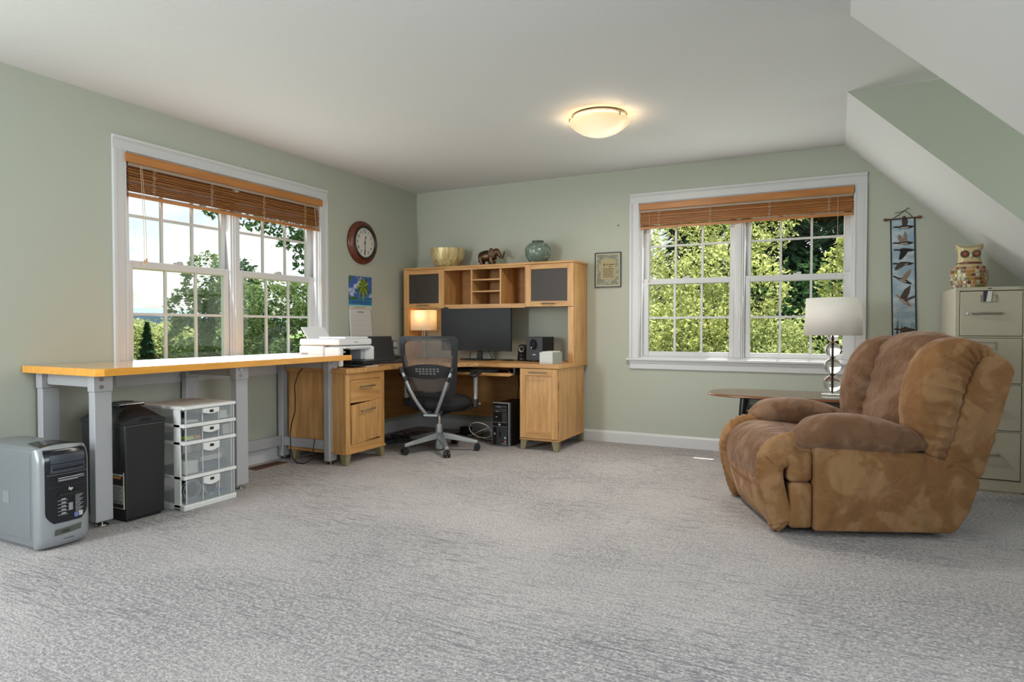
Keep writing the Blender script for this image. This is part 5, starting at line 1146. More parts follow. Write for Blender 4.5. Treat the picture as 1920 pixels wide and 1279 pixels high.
def loft(path, name, n_around=28, ruch=None, mt=None, exy=(2.3, 2.3), sub=0, cap=1.0, parent=None, ends=.22):
    """path: list of (centre vec, normal axis vec, half thickness, half width); the width axis is local Y unless given as fifth entry"""
    m = MB(); rings = []
    L = len(path)
    rows = 8*(L-1)+1
    def interp(q):
        i = min(int(q), L-2); f = q-i; p0, p1, p2, p3 = [path[min(max(k, 0), L-1)] for k in (i-1, i, i+1, i+2)]
        def cr_(a, b, c, d):
            return tuple(.5*((2*b_) + (-a_+c_)*f + (2*a_-5*b_+4*c_-d_)*f*f + (-a_+3*b_-3*c_+d_)*f**3) for a_, b_, c_, d_ in zip(a, b, c, d))
        return [cr_(p0[j], p1[j], p2[j], p3[j]) if isinstance(p0[j], tuple) else cr_((p0[j],), (p1[j],), (p2[j],), (p3[j],))[0] for j in range(len(p1))]
    seq = []
    capn = 5
    for k in range(rows): seq.append((k/8, 1.0, 0))
    vs = []
    first = interp(0); last = interp(L-1)
    full = [(0.0, math.sin(PI/2*(j/capn)), -math.cos(PI/2*j/capn)) for j in range(capn)] + [(k/8, 1.0, 0) for k in range(rows)] + [(L-1.0, math.cos(PI/2*(j/capn)), math.sin(PI/2*j/capn)) for j in range(1, capn+1)]
    for q, sc, e in full:
        it = interp(min(q, L-1-1e-6)); c, nr, th, hw = Vector(it[0]), Vector(it[1]).normalized(), it[2], it[3]
        wax = Vector(it[4]).normalized() if len(it) > 4 else Vector((0, 1, 0))
        a = Vector(interp(max(q-.08, 0))[0]); b = Vector(interp(min(q+.08, L-1-1e-6))[0]); tan = (b-a).normalized()
        c = c + tan*(e*th*cap); s_ = max(sc, .02)
        for j in range(n_around):
            an = 2*PI*j/n_around; ca, sa = math.cos(an), math.sin(an)
            x = math.copysign(abs(ca)**(2/exy[0]), ca)*hw*s_; y = math.copysign(abs(sa)**(2/exy[1]), sa)*th*s_
            wr = 0
            if ruch: wr = ruch(q/(L-1), an)
            vs.append(c + wax*x*(1+wr) + nr*y*(1+wr))
    R_ = len(full); fs = []
    for i in range(R_-1):
        for j in range(n_around): fs.append((i*n_around+j, i*n_around+(j+1) % n_around, (i+1)*n_around+(j+1) % n_around, (i+1)*n_around+j))
    fs += [tuple(range(n_around-1, -1, -1)), tuple(range((R_-1)*n_around, R_*n_around))]
    m.add(vs, fs)
    return m.build(name, mt or M_SU, parent or t, smooth=True, ang=80, **K)
def ruch_end(freq, amp, lo=.0, hi=.3):
    def f(s, an):
        w = max(0, 1-(s-lo)/(hi-lo)) if s >= lo else 1
        return amp*w*math.sin(freq*an)*(.5+.5*math.sin(40*s))
    return f
def gather(amp, fr):
    return lambda s, an: amp*(math.sin(fr*s*PI + 2*math.cos(an))*abs(math.cos(an))**3 + .5*math.sin(fr*1.7*s*PI+1.3)*abs(math.cos(an))**6)
# arm pads: long plump pillows lying on the arms
for yc in (-.075, -WID+.075):
    loft([((.035, yc, .500), (.12, 0, 1), .055, .085), ((-.02, yc, .520), (.06, 0, 1), .082, .115), ((-.17, yc, .527), (-.02, 0, 1), .094, .130), ((-.33, yc, .512), (-.10, 0, 1), .088, .128), ((-.47, yc, .487), (-.16, 0, 1), .066, .108), ((-.535, yc, .472), (-.18, 0, 1), .040, .075)], 'arm_pad', mt=M_SUW, ruch=ruch_end(9, .055, 0, .22), cap=.75, exy=(2.4, 2.2))
# arm fronts: rounded upper block over a lower block, set back from the footrest
for y0, y1 in ((-.135, -.020), (-WID+.020, -WID+.135)):
    MB().box(-.002, y0, .272, .125, y1, .432).build('arm_front_upper', M_SU, t, bevel=.030, seg=4, smooth=True, ang=50, **K)
    MB().box(-.002, y0, .036, .112, y1, .270).build('arm_front_lower', M_SU, t, bevel=.022, seg=4, smooth=True, ang=50, **K)
MB().box(-.62, -WID+.10, .03, -.004, -.10, .30).build('base_frame', M_SEAM, t, **K)
MB().box(-.60, -WID+.16, 0, -.10, -.16, .03).build('glide_base', M_SEAM, t, **K)
# seat front and footrest: one cover rolling from the seat over the front edge to the floor
prof = [(-.32, .432), (-.18, .452), (-.04, .468), (.07, .474), (.14, .458), (.195, .412), (.218, .345), (.215, .27), (.198, .19), (.176, .11), (.155, .05), (.140, .035)]
def crv(s):
    q = s*(len(prof)-1); i = min(int(q), len(prof)-2); f = q-i
    p = [prof[min(max(k, 0), len(prof)-1)] for k in (i-1, i, i+1, i+2)]
    return tuple(.5*(2*p[1][j] + (-p[0][j]+p[2][j])*f + (2*p[0][j]-5*p[1][j]+4*p[2][j]-p[3][j])*f*f + (-p[0][j]+3*p[1][j]-3*p[2][j]+p[3][j])*f**3) for j in (0, 1))
def cover(u, v):       # u across (0 far .. 1 near), v along the profile
    x, z = crv(v); x2, z2 = crv(min(v+.01, 1)); x1, z1 = crv(max(v-.01, 0)); d = Vector((x2-x1, z2-z1)); d.normalize(); nx, nz = -d.y, d.x
    if nz < 0 and v < .3: nx, nz = -nx, -nz
    if nx < 0 and v > .5: nx, nz = -nx, -nz
    e = abs(2*u-1); h = .0
    # piped side rolls with a seam, centre pillow softly domed
    if e > .74: k = (e-.74)/.26; h = .026*math.sin(PI*min(k*1.15, 1))**.7 - .075*max(0, k-.72)**1.2*3.6; h += .0055*math.sin(v*150 + 9*k)*math.sin(PI*k)*(1 if .15 < v else 0)
    else: h = .014*(1-(e/.74)**4) - .004
    h -= .010*math.exp(-((e-.74)/.02)**2)
    band = math.exp(-((v-.66 - .05*(1-e**2))/.010)**2)*.007 if e < .74 else 0     # cross seam of the footrest pillow
    h -= band
    y = -WID/2 + (2*u-1)*(WID/2-.070 + .030*(1 if v > .3 else v/.3)) * 1.0
    inn = .05*max(0, e-.93)/.07
    return (x + nx*h - .4*inn*(1 if v > .5 else 0), y, z + nz*h - (inn if v <= .5 else 0))
fc = MB().grid(cover, 75, 90).build('footrest_cover', M_SU, t, smooth=True, ang=80, **K)
fc.data.materials.append(M_SUW)
for p in fc.data.polygons:
    i, j = divmod(p.index, 89)
    if abs(2*(i+.5)/74-1) < .74 and (j+.5)/89 < .655: p.material_index = 1
so = fc.modifiers.new('solid', 'SOLIDIFY'); so.thickness = .03; so.offset = 0
# seat with pleats towards the back
def seat_r(u, v):
    x = -.62 + .34*v; y = -WID+.12 + (WID-.24)*u; e = 1-(2*u-1)**4
    return (x, y, .405 + .05*e*(.55+.45*v) + .006*math.sin(u*42)*max(0, 1-v*1.6))
MB().grid(seat_r, 45, 16).build('seat', M_SUW, t, smooth=True, ang=80, **K)
# back shell behind the cushions
def shell(u, v):
    pass
poly = [(-.62, .33), (-.70, .36), (-.80, .300), (-.825, .330), (-.965, .880), (-.955, .915), (-.90, .955), (-.82, .955), (-.74, .80)]
def shell_at(y0, y1, drop0, drop1, nm):
    m = MB(); n_ = len(poly); vs = []
    for y, dr in ((y0, drop0), (y1, drop1)):
        for (x, z) in poly: vs.append((x, y, z - dr*max(0, (z-.45)/.5)))
    m.add(vs, [tuple(range(n_)), tuple(range(2*n_-1, n_-1, -1))] + [(i, n_+i, n_+(i+1) % n_, (i+1) % n_) for i in range(n_)])
    return m
ys = [0.0, -.04, -.12, -.25, -WID+.25, -WID+.12, -WID+.04, -WID]; dz = [.055, .022, .006, -.01, -.01, .006, .022, .055]
m = MB(); n_ = len(poly); vs = [(x, y, z - d_*max(0, (z-.45)/.5)) for y, d_ in zip(ys, dz) for (x, z) in poly]
fs = [tuple(range(n_)), tuple(range(len(vs)-1, len(vs)-n_-1, -1))]
for k in range(len(ys)-1): fs += [(k*n_+i, (k+1)*n_+i, (k+1)*n_+(i+1) % n_, k*n_+(i+1) % n_) for i in range(n_)]
m.add(vs, fs).build('back_shell', M_SU, t, bevel=.015, seg=2, smooth=True, ang=50, **K)
# overstuffed back: two wings curling forward and a gathered centre pillow
for s, yc in ((1, -.105), (-1, -WID+.105)):
    w_ = lambda a: (a*s*-1.0, 1, 0)
    loft([((-.600, yc, .440), (.9, 0, .25), .080, .105), ((-.600, yc, .53), (.96, .0, .18), .108, .128), ((-.612, yc-.005*s, .66), (.97, 0, .16), .125, .138), ((-.645, yc-.010*s, .79), (.95, 0, .25), .128, .140), ((-.700, yc-.016*s, .89), (.80, 0, .60), .118, .132), ((-.775, yc-.020*s, .935), (.45, 0, .9), .085, .118), ((-.860, yc-.02*s, .930), (.1, 0, 1), .050, .100)], 'back_wing', mt=M_SU if s > 0 else M_SUW, ruch=gather(.070, 26), exy=(2.3, 2.4), cap=.8)
loft([((-.600, -WID/2, .455), (.95, 0, .2), .075, .26), ((-.618, -WID/2, .56), (.97, 0, .18), .100, .285), ((-.660, -WID/2, .70), (.97, 0, .2), .108, .290), ((-.700, -WID/2, .83), (.94, 0, .3), .118, .285), ((-.735, -WID/2, .925), (.75, 0, .65), .112, .275), ((-.810, -WID/2, .965), (.3, 0, .95), .075, .265), ((-.89, -WID/2, .945), (0, 0, 1), .045, .24)], 'back_pillow', mt=M_SUW, n_around=44, ruch=lambda s, an: .045*math.sin(19*s*PI+3*math.cos(3*an))*(1-abs(math.cos(an)))**.5*(1 if math.sin(an) > 0 else 0) + .05*math.sin(31*s*PI)*abs(math.cos(an))**4, exy=(2.6, 2.2), cap=.5)
MB().box(-.80, -WID+.12, .20, -.66, -.12, .36).build('back_bracket', M_SEAM, t, **K)

# ================================================================== side table
M_TTOP = mat('table_dark_walnut', '6E4A30', .08, var=('573822', 5, (1, 8, 1), .35, .65))
M_TEDGE = mat('table_edge_brown', '7C4B28', .3)
M_EBON = mat('ebonised_black', '17181A', .3); M_GOLD = mat('gold_band', 'B09A78', .4, .6)
t = thing('side_table', 'oval top side table with black turned legs behind the recliner', 'table', (3.78, -.53, 0))
tx0, tx1, ty0, ty1 = 3.135, 4.40, -.835, -.215
cxy = ((tx0+tx1)/2, (ty0+ty1)/2); HX, HY = (tx1-tx0)/2, (ty1-ty0)/2
def oval(sc, n_=64, ex=3.0, dx=0):
    o = []
    for i in range(n_):
        a = 2*PI*i/n_; ca, sa = math.cos(a), math.sin(a)
        o.append((cxy[0] + (HX+sc)*math.copysign(abs(ca)**(2/ex), ca), cxy[1] + (HY+sc)*math.copysign(abs(sa)**(2/ex), sa)))
    return o
MB().prism(oval(-.012), 'z', .5595, .5645).build('tabletop', M_TTOP, t)
m = MB()
lv = [(-.030, .543), (-.010, .546), (0, .552), (-.003, .558), (-.012, .5625)]
vs = [(x, y, z) for sc, z in lv for x, y in oval(sc)]; fs = [(k*64+i, k*64+(i+1) % 64, (k+1)*64+(i+1) % 64, (k+1)*64+i) for k in range(len(lv)-1) for i in range(64)]
fs.append(tuple(range(63, -1, -1))); m.add(vs, fs).build('table_edge', M_TEDGE, t, smooth=True, ang=60)
def turned(x, y, sx, sy):
    top = Vector((x, y, .5425)); bot = Vector((x + sx*.05, y + sy*.05, 0)); ax = (top-bot)
    def pt(z): return bot + ax*(z/.5425)
    prof = [(0, .012), (.05, .016), (.10, .022), (.16, .020), (.22, .024), (.28, .022), (.33, .019), (.36, .024), (.375, .026), (.39, .024), (.42, .026), (.48, .028), (.5425, .028)]
    m = MB(); m.tube([pt(z) for z, r in prof], [r for z, r in prof], 16); lg = m.build('leg', M_EBON, t, smooth=True, ang=70)
    for z, r in ((.365, .0262), (.405, .0268), (.165, .022)): m = MB(); m.tube([pt(z-.004), pt(z+.004)], r, 16); m.build('gold_ring', M_GOLD, lg, smooth=True)
for (x, y, sx, sy) in ((3.425, -.715, -1, -1), (3.425, -.335, -1, 1), (4.15, -.715, 1, -1), (4.15, -.335, 1, 1)): turned(x, y, sx, sy)
M_GAPR = mat('grey_green_apron', '5A635A', .4)
def scal(n_=24):
    pts = [(-.20, .5425), (.20, .5425)]
    for i in range(n_+1):
        u = 1-i/n_; yy = -.20+.40*u; pts.append((yy, .50 - .055*abs(math.sin(PI*2*u))**.8))
    return pts
for x in (3.455, 4.10): MB().prism([(cxy[1]+a*.9, z) for a, z in scal()], 'x', x, x+.016).build('apron', M_GAPR, t)
for y in (-.735, -.325): MB().box(3.47, y, .495, 4.10, y+.014, .5425).build('apron', M_GAPR, t)
# table lamp with stacked glass balls
def real_glass(nm, col=(1, 1, 1), rough=0.0, ior=1.5):
    m = bpy.data.materials.new(nm); m.use_nodes = True; n = m.node_tree; n.nodes.clear()
    o = n.nodes.new('ShaderNodeOutputMaterial'); g = n.nodes.new('ShaderNodeBsdfGlass'); g.inputs['Color'].default_value = (*col, 1); g.inputs['Roughness'].default_value = rough; g.inputs['IOR'].default_value = ior
    n.links.new(g.outputs[0], o.inputs[0]); return m
M_CRYS = real_glass('clear_crystal'); M_SHW = leaf_mat('white_drum_shade', ['FAF8F4', 'FAF8F4'], .5)
lx, ly, lz = 4.005, -.60, .5648
t = thing('table_lamp', 'table lamp of stacked clear glass balls with white drum shade', 'lamp', (lx, ly, lz))
MB().box(lx-.070, ly-.070, lz, lx+.070, ly+.070, lz+.026).build('base', M_CRYS, t, bevel=.003)
MB().cyl((lx, ly, lz+.0265), (lx, ly, lz+.47), .0055, n=12).build('rod', mat('dark_bronze_rod', '4A3E34', .35, .7), t, smooth=True)
zc = lz+.036
def ball(r, z): return MB().lathe([(max(r*math.sin(PI*k/24), .0056), z - r*math.cos(PI*k/24)) for k in range(25)], 40, (lx, ly, 0))
for k, r in enumerate((.060, .056, .051, .037)):
    zc += r; ball(r, zc).build('glass_ball', M_CRYS, t, smooth=True, ang=80); zc += r
    MB().lathe([(.0056, -.004), (.018, -.004), (.020, 0), (.018, .004), (.0056, .004)], 20, (lx, ly, zc+.004), caps=False).build('collar', mat('copper_collar', 'B98A5E', .3, .8) if k == 2 else MATS['dark_bronze_rod'], t, smooth=True); zc += .008
sh = MB().lathe([(.188, 1.004), (.176, 1.268)], 48, (lx, ly, 0), caps=False)
o = sh.build('shade', M_SHW, t, smooth=True, recalc=False); so = o.modifiers.new('solid', 'SOLIDIFY'); so.thickness = .002
MB().cyl((lx, ly, lz+.47), (lx, ly, 1.10), .012, n=14).build('socket', mat('brass', 'B8955A', .35, .8), t, smooth=True)
m = MB()
for a in (0, 2*PI/3, 4*PI/3): m.tube([(lx, ly, 1.24), (lx+.175*math.cos(a), ly+.175*math.sin(a), 1.25)], .002, 6)
m.build('spider', MATS['brass'], t)
MB().lathe([(0, 0), (.014, .003), (.028, .04), (.022, .07), (.013, .085), (0, .086)], 16, (lx, ly, 1.10)).build('bulb', mat('bulb_off', 'E8E4DC', .3), t, smooth=True)

# ================================================================== filing cabinet
M_PUTTY = mat('putty_steel', 'BFB8A6', .42, var=('B9B29F', 2, (1, 1, 1), .4, .6)); M_PUTD = mat('putty_gap', '2E2B24', .8)
t = thing('filing_cabinet', 'putty coloured four drawer steel filing cabinet under the sloped ceiling', 'filing cabinet', (4.91, -.335, 0))
x0, x1, y0, y1, H = 4.720, 5.100, -.655, -.020, 1.320
MB().box(x0, y0+.022, .012, x1, y1, H).build('carcass', M_PUTTY, t, bevel=.003)
MB().box(x0+.012, y0+.008, 0, x1-.012, y1, .0125).build('kick', M_PUTTY, t)
MB().box(x0, y0, 1.297, x1, y0+.0215, H).build('top_edge', M_PUTTY, t, bevel=.003)
for xa, xb in ((x0, x0+.024), (x1-.024, x1)): MB().box(xa, y0, .012, xb, y0+.0215, 1.297).build('front_stile', M_PUTTY, t, bevel=.002)
MB().box(x0+.024, y0+.002, .012, x1-.024, y0+.0215, .080).build('bottom_rail', M_PUTTY, t)
MB().box(x0+.024, y0+.016, .080, x1-.024, y0+.0215, 1.297).build('dark_gap', M_PUTD, t)
ztops = [1.292, .990, .690, .388]; zb = [1.006, .704, .402, .086]
for k in range(4):
    d = MB().box(x0+.027, y0-.004, zb[k], x1-.027, y0+.0155, ztops[k]).build('drawer', M_PUTTY, t, bevel=.003)
    if k < 3: MB().box(x0+.024, y0+.001, ztops[k+1]+.003, x1-.024, y0+.0155, zb[k]-.003).build('divider_rail', M_PUTTY, t)
    zh = ztops[k]-.142; xm = (x0+x1)/2-.022
    m = MB(); m.tube([(xm-.072, y0-.004, zh), (xm-.070, y0-.028, zh), (xm-.05, y0-.033, zh), (xm+.05, y0-.033, zh), (xm+.070, y0-.028, zh), (xm+.072, y0-.004, zh)], .0075, 8); m.build('handle', M_NICK, d, smooth=True)
    zl = ztops[k]-.047; xl = xm+.010
    for b in ((xl-.043, zl-.024, xl+.043, zl-.019), (xl-.043, zl+.019, xl+.043, zl+.024), (xl-.043, zl-.019, xl-.038, zl+.019), (xl+.038, zl-.019, xl+.043, zl+.019)): MB().box(b[0], y0-.0085, b[1], b[2], y0-.0042, b[3]).build('label_holder', M_NICK, d)
    MB().cyl((xm-.105, y0-.004, zh), (xm-.105, y0-.014, zh), .008, n=14).build('latch_button', M_CHROME, d, smooth=True)
MB().cyl((x1-.034, y0, 1.309), (x1-.034, y0-.010, 1.309), .0085, n=18).build('lock', M_CHROME, t, smooth=True)
MB().box((x0+x1)/2-.017, y0-.0012, 1.306, (x0+x1)/2+.003, y0+.001, 1.312).build('badge', mat('badge_dark', '4A463C', .4), t)
tg = thing('paper_tag', 'white and purple paper tag stuck in the label holder of the top file drawer', 'tag', (4.89, y0-.012, 1.25))
MB().prism([(4.868, 1.228), (4.886, 1.224), (4.892, 1.292), (4.868, 1.292)], 'y', y0-.0115, y0-.0098).build('dark_strip', mat('tag_purple', '3B3048', .6), tg)
MB().prism([(4.882, 1.225), (4.908, 1.225), (4.915, 1.292), (4.892, 1.292)], 'y', y0-.0132, y0-.0117).build('white_slip', MATS['paper'], tg)

# owl on the cabinet
M_OWL = mat('owl_glaze', 'C9B789', .25); M_OWLT = [mat('owl_tile_%s' % n_, c, .2) for n_, c in (('pink', 'B98A7C'), ('olive', '7C7A4A'), ('brown', '6B3E30'), ('amber', 'B07A3E'), ('cream', 'D8CFAE'), ('rust', '8A4A38'), ('silver', 'B9B6A2'))]
ox, oy, oz = 4.835, -.36, 1.3205
t = thing('owl_figurine', 'ceramic mosaic owl on top of the filing cabinet', 'figurine', (ox, oy, oz))
bp_ = [(0, 0), (.070, 0), (.085, .012), (.100, .050), (.105, .085), (.100, .120), (.084, .155), (.070, .172)]
MB().lathe(bp_, 40, (ox, oy, oz)).build('body', M_OWL, t, smooth=True, ang=60)
def rad(z):
    for (r0, z0), (r1, z1) in zip(bp_[1:], bp_[2:]):
        if z0 <= z <= z1: return r0 + (r1-r0)*(z-z0)/(z1-z0)
    return .07
rg = random.Random(12)
tile = MB().box(-.0105, -.003, -.0105, .0105, .003, .0105)
tproto = [tile.build('mosaic_tile', mt, t, w=False, bevel=.002, seg=1) for mt in M_OWLT]; used = [False]*7
for r_ in range(6):
    z = .020 + .0245*r_; R0 = rad(z); nn_ = int(2*PI*R0/.0245)
    for k in range(nn_):
        a = 2*PI*k/nn_ + r_*.31; i = rg.randrange(7); rr = R0+.001+rg.uniform(0, .003)
        kw = dict(location=(rr*math.cos(a), rr*math.sin(a), z), rotation_euler=(rg.uniform(-.12, .12), rg.uniform(-.25, .25), a+PI/2), scale=(rg.uniform(.8, 1.15), 1, rg.uniform(.75, 1.15)))
        if not used[i]:
            used[i] = True
            for q, v in kw.items(): setattr(tproto[i], q, v)
        else: dup(tproto[i], t, **kw)
def head(u, v):
    a = 2*PI*u; z = .165 + .125*v; ca, sa = math.cos(a), math.sin(a)
    hx = .074 - .010*math.sin(PI*v) + .006*(v > .8)*(v-.8)*5; hy = .060 - .01*v
    cz = 0
    if v > .8: cz = .016*((v-.8)/.2)*(2*abs(ca)**3-.7)
    return (ox + hx*math.copysign(abs(ca)**.75, ca), oy + hy*math.copysign(abs(sa)**.75, sa), oz + z + cz)
m = MB().grid(head, 40, 12, cu=True); m.f.append(tuple(i*12+11 for i in range(40))); m.build('head', M_OWL, t, smooth=True, ang=50)
fy = oy-.058
for s in (-1, 1):
    e = MB().lathe([(0, -.006), (.012, -.005), (.013, .004)], 20, (ox+s*.033, fy-.004, oz+.238), axis='y').build('eye_iris', mat('owl_iris', 'A5583C', .25), t, smooth=True)
    MB().lathe([(.013, -.004), (.024, -.002), (.026, .006), (.013, .006)], 24, (ox+s*.033, fy-.001, oz+.238), axis='y').build('eye_ring', mat('owl_eye_ring', '55483A', .35), t, smooth=True)
    MB().prism([(ox+s*.052, .275), (ox+s*.078, .277), (ox+s*.074, .306)], 'y', oy-.02, oy+.02).xf(Matrix.Translation((0, 0, oz))).build('ear', M_OWL, t, bevel=.003)
MB().prism([(ox-.010, oz+.235), (ox+.010, oz+.235), (ox, oz+.205)], 'y', fy-.014, fy+.004).build('beak', mat('owl_beak', 'D2C8B4', .25), t, bevel=.003)
MB().lathe([(.069, .168), (.074, .172), (.074, .180), (.069, .184)], 40, (ox, oy, oz)).build('collar_band', mat('owl_band', '6B3E30', .35), t, smooth=True)
for k in range(22):
    a = 2*PI*k/22; MB().lathe([(0, -.005), (.006, 0), (0, .005)], 8, (ox+.074*math.cos(a), oy+.074*math.sin(a), oz+.160)).build('collar_bead', M_OWL, t, smooth=True)

# ================================================================== duck wall hanging
M_SKYB = mat('banner_sky', '8FA6B8', .85, var=('B9C4CB', 9, (1, 1, 1.8), .42, .62)); M_BAND = mat('banner_border', '1E2A2E', .85)
t = thing('duck_wall_hanging', 'long narrow woven wall hanging of flying ducks beside the back window', 'wall hanging', (4.47, -.008, 1.40))
bx0, bx1, bz0, bz1 = 4.384, 4.548, .86, 1.885
sk_ = lambda z: .022*(1.885-z)/.89
def bq(x0, z0, x1, z1, y): return [(x0+sk_(z0), y, z0), (x1+sk_(z0), y, z0), (x1+sk_(z1), y, z1), (x0+sk_(z1), y, z1)]
def sheet(m, x0, z0, x1, z1, y0, y1): m.add(bq(x0, z0, x1, z1, y0) + bq(x0, z0, x1, z1, y1), [(0, 1, 2, 3), (7, 6, 5, 4), (0, 4, 5, 1), (1, 5, 6, 2), (2, 6, 7, 3), (3, 7, 4, 0)]); return m
sheet(MB(), bx0, bz0, bx1, bz1, -.006, -.003).build('cloth', M_SKYB, t)
sheet(MB(), bx0, bz0, bx0+.009, bz1, -.0075, -.0061).build('border', M_BAND, t); sheet(MB(), bx1-.009, bz0, bx1, bz1, -.0075, -.0061).build('border', M_BAND, t)
MB().cyl((4.355, -.012, 1.883), (4.572, -.012, 1.888), .005, n=10).build('rod', mat('banner_rod', '4A2E20', .4), t, smooth=True)
for x, z in ((4.352, 1.883), (4.575, 1.888)): MB().lathe([(0, -.013), (.009, -.009), (.013, 0), (.009, .009), (0, .013)], 14, (x, -.014, z), axis='x').build('finial', mat('finial_red', '6E3A2C', .35), t, smooth=True)
MB().tube([(4.40, -.012, 1.888), (4.44, -.010, 1.915), (4.478, -.008, 1.945), (4.51, -.010, 1.918), (4.53, -.012, 1.890)], .0022, 6).build('hanging_cord', M_BAND, t, smooth=True)
MB().tube([(4.415, -.008, 1.932), (4.45, -.006, 1.936), (4.478, -.008, 1.945), (4.50, -.01, 1.962), (4.515, -.012, 1.958)], .0022, 6).build('hanging_cord', M_BAND, t, smooth=True)
D_BODY = mat('duck_dark', '262321', .9); D_WING = mat('duck_wing_brown', '4A4038', .9); D_PALE = mat('duck_pale', 'A39A8C', .9); D_TAN = mat('duck_tan', '8A7462', .9)
def duck(cx, cz, wing, pale, wm, bw=.062, tilt=0, bm=None):
    # body: long teardrop with neck and bill to the left
    body = [(-.066, .000), (-.056, .006), (-.044, .006), (-.030, .004), (-.010, .012), (.020, .010), (.050, .004), (.064, -.002), (.045, -.010), (.015, -.014), (-.015, -.011), (-.034, -.004), (-.048, -.004), (-.058, -.003)]
    cr_, sr = math.cos(tilt), math.sin(tilt)
    def place(poly, y0, y1, nm, mt, par):
        poly = [(a*1.12, b*1.12) for a, b in poly]
        pl = [(cx + (a*cr_-b*sr) + sk_(cz), cz + (a*sr+b*cr_)) for a, b in poly]
        return MB().prism(pl, 'y', y0, y1).build(nm, mt, par)
    d = place(body, -.0082, -.0062, 'duck', bm or D_BODY, t)
    if pale: place([(-.025, -.001), (.030, .000), (.022, -.010), (-.01, -.011)], -.0088, -.0083, 'duck_belly', D_PALE, d)
    for w_, mt in wing: place(w_, -.0094, -.0089, 'duck_wing', mt, d)
UP = [(-.010, .008), (.016, .010), (.024, .030), (.014, .060), (.004, .074), (-.008, .070), (-.012, .040)]
UP2 = [(.000, .006), (.020, .008), (.020, .05), (.010, .082), (.004, .06)]
UPL = [(-.016, .006), (.004, .006), (-.006, .036), (-.026, .062), (-.032, .030)]
DN = [(-.020, .002), (.026, .004), (.012, -.030), (-.012, -.062), (-.030, -.068), (-.026, -.034)]
DN2 = [(-.030, .004), (.020, .004), (-.002, -.020), (-.034, -.040), (-.050, -.046), (-.046, -.022)]
xm = (bx0+bx1)/2 + .002
duck(xm+.006, 1.823, [(UP, D_WING)], True, 0); duck(xm, 1.702, [(UPL, D_TAN), (UP2, D_TAN)], True, 0)
duck(xm+.006, 1.648, [(DN, D_BODY)], False, 0, tilt=-.02); duck(xm-.002, 1.545, [(DN2, D_WING)], True, 0)
duck(xm-.008, 1.420, [([(-.012, 0), (.016, -.004), (.020, .05), (.012, .088), (.000, .064), (-.010, .03)], D_TAN)], True, 0, tilt=-.45)
duck(xm-.004, 1.265, [([(-.03, 0), (.01, .01), (-.008, .06), (-.036, .105), (-.044, .06)], D_WING), ([(.004, 0), (.016, .004), (.038, .062), (.032, .072), (.012, .036)], D_WING)], True, 0, tilt=-.7, bm=D_TAN)
duck(xm, 1.045, [([(-.03, 0), (.0, .02), (.05, .004), (.02, -.02), (-.02, -.02)], D_WING)], True, 0); duck(xm, .93, [(DN2, D_WING)], True, 0)
rg = random.Random(4)
for k in range(14):
    xb = xm + rg.choice((-1, 1))*rg.uniform(.035, .066); h = rg.uniform(.07, .17)
    MB().prism([(xb+sk_(1), .97), (xb+.003+sk_(1), .97), (xb+sk_(1)+rg.uniform(-.025, .025), .98+h)], 'y', -.0080, -.0063).build('reed', D_BODY, t)
# ================================================================== things on the walls and ceiling
M_REDW = wood('clock_mahogany', '6E3A26', '532818', 'z', 5, .25)
t = thing('wall_clock', 'round wooden wall clock with white face between the window and corner', 'clock', (.0, -.905, 1.860))
cy, cz = -.905, 1.860
MB().lathe([(.203, .001), (.205, .012), (.198, .030), (.180, .044), (.162, .050), (.158, .046)], 56, (0, cy, cz), axis='x', caps=False).build('case', M_REDW, t, smooth=True, ang=60)
MB().lathe([(.158, .040), (.160, .056), (.150, .060), (.140, .054), (.136, .040)], 56, (0, cy, cz), axis='x', caps=False).build('bezel', mat('clock_bezel', '2A211C', .25), t, smooth=True, ang=60)
fc = MB().cyl((.036, cy, cz), (.041, cy, cz), .139, n=56).build('face', mat('clock_face', 'D2D0C8', .45), t, smooth=True)
M_INK = mat('black_ink', '1A1A1C', .6)
for h in range(1, 13):
    a = R(90-30*h); text_mesh('numeral', str(h), .042, M_INK, fc, frame_M((.0418, cy+.104*math.cos(a), cz+.104*math.sin(a)), (0, 1, 0), (0, 0, 1)), bold=.0006)
for k in range(60):
    a = R(6*k); q = Vector((.0412, cy+.131*math.cos(a), cz+.131*math.sin(a)))
    MB().obox(q, (.0006, .006, .0012), Matrix.Rotation(a, 3, 'X')).build('minute_mark', M_INK, fc)
def hand(ang, L, w_, nm, x):
    d = Vector((0, math.sin(R(ang)), math.cos(R(ang)))); p = Vector((0, d.z, -d.y)); c = Vector((x, cy, cz))
    m = MB(); pts = [c - d*.02 - p*w_*.5, c - d*.02 + p*w_*.5, c + d*L*.55 + p*w_*.4, c + d*L*.72 + p*w_*1.3, c + d*L, c + d*L*.72 - p*w_*1.3, c + d*L*.55 - p*w_*.4]
    n_ = len(pts); ex = Vector((.0012, 0, 0)); m.add(pts + [q+ex for q in pts], [tuple(range(n_)), tuple(range(2*n_-1, n_-1, -1))] + [(i, (i+1) % n_, n_+(i+1) % n_, n_+i) for i in range(n_)])
    m.build(nm, M_INK, t)
hand(14, .070, .006, 'hour_hand', .0435); hand(180, .108, .005, 'minute_hand', .0455)
MB().cyl((.0425, cy, cz), (.049, cy, cz), .006, n=14).build('hub', M_INK, t, smooth=True)
